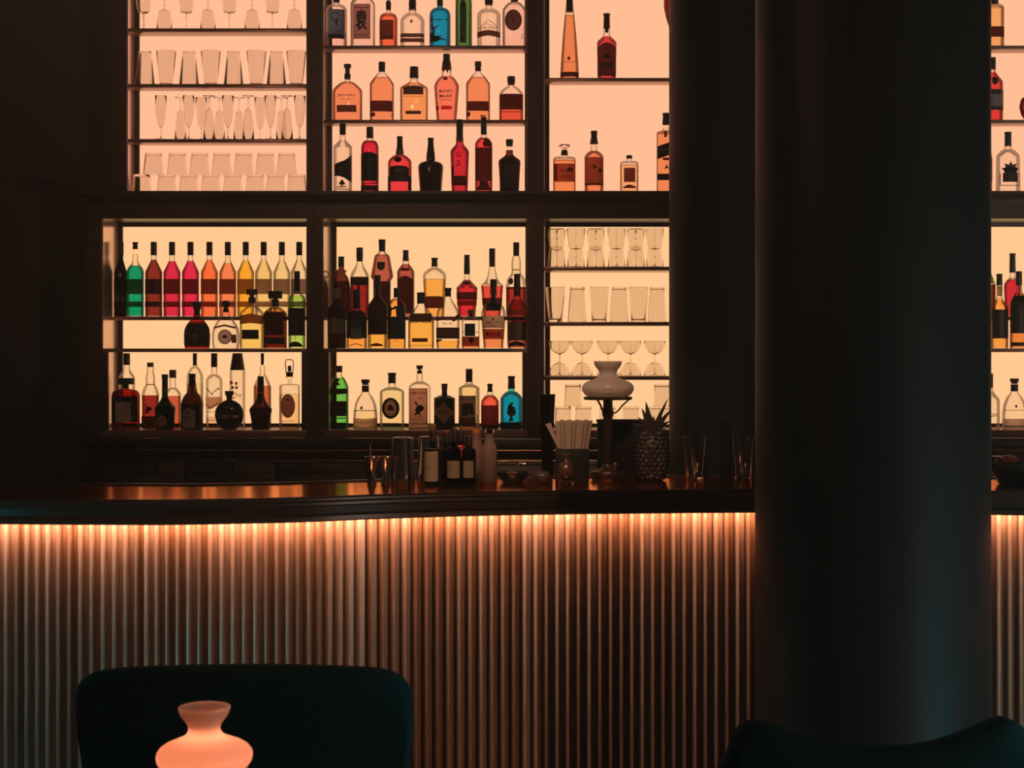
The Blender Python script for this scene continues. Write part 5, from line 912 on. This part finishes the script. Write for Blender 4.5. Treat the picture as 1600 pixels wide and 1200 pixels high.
for k in range(6):
    a = k*PI/3
    MB().tube([(3*Sp*math.cos(a), 3*Sp*math.sin(a), 39*Sp), (4.6*Sp*math.cos(a), 4.6*Sp*math.sin(a), 42*Sp), (7*Sp*math.cos(a), 7*Sp*math.sin(a), 43.4*Sp)], [.006, .005, .0012], 6).build('crown_sepal', POME, pr)
# ------------------------------------------------------------------ lamps with opal shades
def shade_prof(w, top=None):
    """half-profile of the vase-shaped shade, unit = its full width; z from 0 at its seat"""
    return [(.385, 0), (.41, .012), (.455, .05), (.488, .10), (.500, .155), (.492, .20), (.455, .25), (.395, .288), (.31, .322), (.235, .352), (.186, .385), (.166, .425), (.166, .465), (.190, .512), (.226, .555), (.252, .595), (.266, .640), (.268, .668), (.262, .676)]
def opal(name, front, trans):
    m, nt, out = base(name)
    a = nd(nt, 'ShaderNodeBsdfTranslucent'); a.inputs[0].default_value = (*trans, 1)
    b = nd(nt, 'ShaderNodeBsdfPrincipled'); b.inputs['Base Color'].default_value = (*front, 1); b.inputs['Roughness'].default_value = .25
    ms = nd(nt, 'ShaderNodeMixShader'); ms.inputs[0].default_value = .5
    nt.links.new(b.outputs[0], ms.inputs[1]); nt.links.new(a.outputs[0], ms.inputs[2]); nt.links.new(ms.outputs[0], out.inputs[0]); return m
OPAL = opal('opal_glass', (.85, .72, .62), (.98, .86, .76)); OPALW = opal('warm_opal_glass', (.62, .50, .42), (.92, .55, .42))
def opal_lamp(label, px, Yq, seat_py, wpx, z0, lit):
    Sq = Yq/F; w_ = wpx*Sq; zs_ = Z(seat_py, Yq) - z0
    r = empty('table_lamp', (X(px, Yq), Yq, z0), label, 'lamp', 'opal-shade table lamps')
    MB().lathe([(a*w_, zs_+b*w_) for a, b in shade_prof(1)], 48, cap0=False, cap1=False).build('lamp_shade', OPALW if lit else OPAL, r, angle=2)
    MB().lathe([(.36*w_, zs_-.062*w_), (.455*w_, zs_-.062*w_), (.465*w_, zs_-.05*w_), (.465*w_, zs_-.008*w_), (.45*w_, zs_-.001), (.40*w_, zs_-.001), (.36*w_, zs_-.03*w_)], 40, cap0=False, cap1=False, closed=True).build('shade_ring', BRASSD, r)
    pr_ = .088*w_
    MB().lathe([(pr_*1.02, .03), (pr_, .06), (pr_, zs_-.40*w_), (pr_*1.22, zs_-.36*w_), (pr_*1.26, zs_-.30*w_), (pr_*1.05, zs_-.22*w_), (pr_, zs_-.12*w_), (pr_*1.05, zs_-.04*w_)], 24).build('pole', BRASSD, r)
    for k in range(3):
        a = 2*PI*k/3
        pts = [(.405*w_, zs_-.058*w_), (.36*w_, zs_-.10*w_), (.28*w_, zs_-.17*w_), (.20*w_, zs_-.27*w_), (.14*w_, zs_-.32*w_), (pr_*.9, zs_-.30*w_)]
        MB().tube([(x*math.cos(a), x*math.sin(a), z) for x, z in pts], .0032*w_/.2, 8).build('brace_arm', BRASSD, r)
    MB().lathe([(0, 0), (.30*w_, 0), (.31*w_, .004), (.31*w_, .026), (.295*w_, .031), (.20*w_, .036), (.11*w_, .048), (pr_*.9, .060)], 40, cap0=False).build('lamp_base', BRASSD, r)
    if not lit:
        MB().lathe([(0, .031), (.085*w_, .031), (.085*w_, .058), (.065*w_, .064), (0, .064)], 16, c=(.145*w_, -.004, 0), cap0=False, cap1=False).build('switch_knob', BRASSD, r)
        for k in range(11):
            a = PI+PI*(k+.5)/11
            MB().lathe([(.0035, 0), (.0035, .010), (.002, .012)], 8, c=(.314*w_*math.cos(a), .314*w_*math.sin(a), .008)).build('stud', BRASS, r)
    if lit:
        MB().lathe([(.05*w_, zs_+.04*w_), (.075*w_, zs_+.09*w_), (.085*w_, zs_+.15*w_), (.07*w_, zs_+.21*w_), (.0, zs_+.235*w_)], 20, cap1=False).build('bulb', emit('lamp_bulb', (1, .43, .25), 44), r)
    return r
BRASSD = principled('dark_lacquered_brass', (.085, .045, .026), .38, .7, noise=((50, 50, 50), (.065, .033, .018), .3, .7))
Yl = onbar(749.5)
opal_lamp('unlit opal-shade table lamp standing on the bar', 949.8, Yl, 619.4, 81.5, ZT, False)
# ------------------------------------------------------------------ pineapple
Yn = onbar(750.5); Sn = Yn/F; bn = 750.5
pn = empty('pineapple', (X(1018.5, Yn), Yn, ZT), 'dark pineapple with spiky crown standing on the bar', 'fruit')
PINE = principled('pineapple_skin', (.034, .020, .012), .42, noise=((60, 60, 60), (.022, .013, .008), .3, .7)); PLEAF = principled('pineapple_leaf', (.045, .030, .016), .5, noise=((20, 20, 60), (.03, .02, .011), .3, .7))
def pr_at(t):
    return (27.6*Sn)*(1-abs(2*t-.92)**2.6*.42) if t < .46 else (27.6*Sn)*max(.30, (1-((t-.46)/.54)**2.4*.62))
hp_ = 78*Sn
MB().lathe([(0, 0)] + [(pr_at(k/16)*.95, hp_*k/16) for k in range(17)] + [(0, hp_)], 28, cap0=False, cap1=False).build('body', PINE, pn, angle=2)
scale0 = None
for i in range(11):
    t = (i+.9)/11.8; r = pr_at(t)*.95
    n = 16
    for k in range(n):
        a = 2*PI*(k + .5*(i % 2))/n
        q = 2*PI*r/n*.52; hh = hp_/11*.62
        if scale0 is None:
            V = [(0, 0, -1), (.94, 0, 0), (0, 0, 1), (-.94, 0, 0), (0, -1, .12), (.55, -.62, .06), (-.55, -.62, .06), (0, -.62, .6), (0, -.62, -.5)]
            o = mk('scale', V, [(0, 1, 5, 8), (1, 2, 7, 5), (2, 3, 6, 7), (3, 0, 8, 6), (8, 5, 4), (5, 7, 4), (7, 6, 4), (6, 8, 4)], PINE, pn, smooth=False); scale0 = o.data
        else:
            o = bpy.data.objects.new('scale', scale0); COL.objects.link(o); o.parent = pn
        o.location = (r*math.sin(a)*.985, -r*math.cos(a)*.985, t*hp_); o.rotation_euler = (0, 0, a); o.scale = (q, .0065, hh)
lw_ = [(-34, 58, 3), (-26, 70, 4.6), (-30, 88, 4.4), (-22, 98, 5), (-16, 112, 5.4), (-10, 123, 5.4), (-4, 108, 6), (3, 100, 5.4), (12, 96, 5), (22, 118, 4.2), (26, 127, 3.6), (33, 112, 4.4), (30, 92, 4.4), (27, 78, 4), (20, 64, 4), (-18, 62, 4.6), (-8, 92, 6), (8, 78, 6), (16, 84, 5)]
for k, (dx, dy, wd) in enumerate(lw_):
    yy = (-1 if k % 2 else 1)*(.004+.006*((k*7) % 5)/5)
    base_ = Vector((dx*.16*Sn, yy*.6, hp_-.004)); tip = Vector((dx*Sn*1.0, yy*2.6, dy*Sn)); tip.z = (dy+1)*Sn
    mid = Vector((base_.x + (tip.x-base_.x)*.38, yy*1.7, base_.z + (tip.z-base_.z)*.55)); V = []; n = 7
    for i in range(n):
        t = i/(n-1); p = base_*(1-t)**2 + mid*2*t*(1-t) + tip*t*t; tg = ((mid-base_)*2*(1-t) + (tip-mid)*2*t).normalized()
        sd = tg.cross(Vector((0, 1, 0))).normalized(); ww = wd*Sn*(1-t**1.6)*1.15+.0003
        V += [p-sd*ww, p+Vector((0, -.0022, 0))*(1-t), p+sd*ww, p+Vector((0, .0022, 0))*(1-t)]
    Fs = [(i*4+j, i*4+(j+1) % 4, i*4+4+(j+1) % 4, i*4+4+j) for i in range(n-1) for j in range(4)] + [(3, 2, 1, 0), tuple(range((n-1)*4, n*4))]
    mk('leaf', V, Fs, PLEAF, pn)
# tumblers at the right end
for px, w1, w2, t1, by, lb in ((1086, 40.5, 27, 682, 748, 'clear tapered tumbler on the bar in front of the rear column'), (1161, 39, 27, 682.5, 747.6, 'clear tapered tumbler on the bar at the edge of the front column')):
    Yq = onbar(by); Sq = Yq/F
    o = tumbler_mesh((by-t1)*Sq, w1*Sq, w2*Sq, .0036, .009).build('tumbler', DG, loc=(X(px, Yq), Yq, ZT), angle=.8); tag(o, lb, 'glass', 'tumblers on the bar')
Yq = 6.52; Sq = Yq/F
o = MB().lathe([(0, 0), (9*Sq, 0), (10*Sq, .006), (11*Sq, 50*Sq), (10*Sq, 74*Sq), (11.6*Sq, 90*Sq), (10.6*Sq, 92*Sq), (9*Sq, 74*Sq), (10*Sq, 50*Sq), (0, .02)], 12, cap0=False, cap1=False).build('faceted_vase', principled('matt_dark_glaze', (.010, .011, .012), .8, spec=.1, noise=((60, 60, 60), (.014, .014, .014), .3, .7)), loc=(X(1134, Yq), Yq+.015, ZT), smooth=False)
tag(o, 'narrow dark faceted vase between the two bar tumblers', 'vase')
# bowl right of the front column
def bar_y(px):
    for i in range(len(path)-1):
        a = CX+path[i].x/path[i].y*F; b = CX+path[i+1].x/path[i+1].y*F
        if a <= px <= b: return path[i].y
Yr = onbar(756.5); Sr = Yr/F
bowl(1586, Yr, 756, 40, 34, 'deep black bowl on the bar right of the front column')
fruit('dried_fruit', 1574, Yr, 19*Sr, .72, ORANGE, 'brown rounded fruit heaped in the deep black bowl', 'fruit', z0=ZT+.0105+14*Sr, sx=1.0)
Yg = Yr-.03
o = MB().tube([P3(1572, 722, Yg), P3(1562, 714.5, Yg), P3(1553, 714.5, Yg), P3(1547, 713.5, Yg), P3(1541, 714.5, Yg)], [.004, .006, .0055, .0028, .0022], 8).build('serving_spoon', STEEL); tag(o, 'steel spoon resting across the deep black bowl', 'spoon')
# ------------------------------------------------------------------ front table lamp, its table
Yf = 3.40; TZ = .66
tb = empty('side_table', (X(319.5, Yf), Yf, 0), 'round dark side table carrying the glowing lamp', 'table')
MB().lathe([(0, TZ-.03), (.27, TZ-.03), (.275, TZ-.025), (.275, TZ-.005), (.27, TZ), (0, TZ)], 48, cap0=False, cap1=False).build('tabletop', WOODX, tb)
MB().lathe([(.022, .03), (.022, TZ-.03)], 20).build('leg', BLACK, tb)
MB().lathe([(0, 0), (.20, 0), (.20, .012), (.03, .030), (0, .030)], 40, cap0=False, cap1=False).build('base', BLACK, tb)
opal_lamp('glowing peach opal-shade lamp in the foreground before the chair', 319.5, Yf, 1204, 149, TZ+.0004, True)
# ------------------------------------------------------------------ chairs
def shell_chair(label, cx, Yc, outline, zbot, yaw, curve, th=.09):
    """outline: top edge of the back as (x px, y px) left to right, seen at distance Yc"""
    Sc = Yc/F; r = empty('tub_chair', (X(cx, Yc), Yc, 0), label, 'chair', 'velvet tub chairs before the bar', rz=yaw)
    top = [((x-cx)*Sc, Z(y, Yc)) for x, y in outline]; W = max(abs(p[0]) for p in top)
    def bend(x, t, z):
        y = curve*(x/W)**2 + .10*(1-(z-zbot)/(top[len(top)//2][1]-zbot))
        return y + t
    # rounded padded shell: front and back skins with a rounded rim
    V = []; Fs = []; nz = 10; cols = []
    lays = [(-th/2, .93, -.020), (-th/2+.012, .975, -.007), (-th*.2, 1, 0), (th*.2, 1, 0), (th/2-.012, .975, -.007), (th/2, .93, -.020)]
    n = len(top); zr = []
    for t, sc, dz in lays:
        for x, z in top:
            for j in range(nz+1):
                f = j/nz; zz = zbot + (z+dz-zbot)*f
                taper = 1 - .13*(1-f)
                xx = x*taper*(1 if abs(x) < W*.5 else (1-(1-sc)*.35))
                V.append((xx, bend(xx, t, zz), zz))
    m = nz+1
    for l in range(len(lays)-1):
        for i in range(n):
            a = l*n*m + i*m + nz; b = (l+1)*n*m + i*m + nz
            if i < n-1: Fs.append((a, a+m, b+m, b))
        for j in range(nz):
            a = l*n*m; b = (l+1)*n*m
            Fs.append((a+j, b+j, b+j+1, a+j+1)[::-1]); a += (n-1)*m; b += (n-1)*m; Fs.append((a+j, b+j, b+j+1, a+j+1))
        for i in range(n-1):
            a = l*n*m+i*m; b = (l+1)*n*m+i*m; Fs.append((a, b, b+m, a+m))
    for l, rv in ((0, 1), (len(lays)-1, 0)):
        for i in range(n-1):
            for j in range(nz):
                a = l*n*m+i*m+j; q = (a, a+m, a+m+1, a+1); Fs.append(q if rv else q[::-1])
    mk('backrest', V, Fs, VELVET, r, angle=1.2)
    Wb = W*.92
    prof_ = [(Wb, .16), (Wb*.98, .50), (Wb*.8, .64), (0, .68), (-Wb*.8, .64), (-Wb*.98, .50), (-Wb, .16), (-Wb*.6, .12), (Wb*.6, .12)]
    k = len(prof_); lv = [(.27, .96), (.29, 1), (.41, 1), (.445, .95), (.455, .85)]
    V = [(x*s_, -(-.38)+(y-.38)*s_, z) for z, s_ in lv for x, y in prof_]
    mk('seat', V, [(i*k+(j+1) % k, i*k+j, (i+1)*k+j, (i+1)*k+(j+1) % k)[::-1] for i in range(len(lv)-1) for j in range(k)] + [tuple(range(k)), tuple(range((len(lv)-1)*k, len(lv)*k))[::-1]], VELVET, r, angle=1.0)
    for sx in (-1, 1):
        for yy in (.58, .18):
            MB().tube([(sx*Wb*.78, yy, .272), (sx*Wb*.84, yy*1.04, 0)], [.022, .013], 10).build('leg', BLACK, r)
    return r
ol = [(111, 1150), (110, 1112), (111, 1092), (115, 1076), (122, 1066), (134, 1058), (152, 1052.5), (185, 1047.5), (240, 1043.5), (310, 1040.5), (380, 1039), (450, 1040), (520, 1043), (570, 1046.5), (594, 1050), (612, 1056), (626, 1066), (635, 1080), (640, 1096), (641, 1114), (640, 1150)]
shell_chair('dark teal velvet tub chair behind the glowing lamp, left foreground', 376, 3.95, ol, .30, 0, .04)
orr = [(1122, 1215), (1136, 1190), (1148, 1152), (1158, 1136), (1172, 1130), (1192, 1130.5), (1220, 1138), (1260, 1151), (1310, 1162), (1360, 1167), (1410, 1167), (1455, 1161), (1500, 1147), (1530, 1135), (1552, 1126), (1566, 1122.5), (1580, 1126), (1600, 1137), (1620, 1165), (1632, 1215)]
shell_chair('dark velvet tub chair with dipped back before the front column, right foreground', 1376, 3.55, orr, .30, 0, .04)
flush_text()
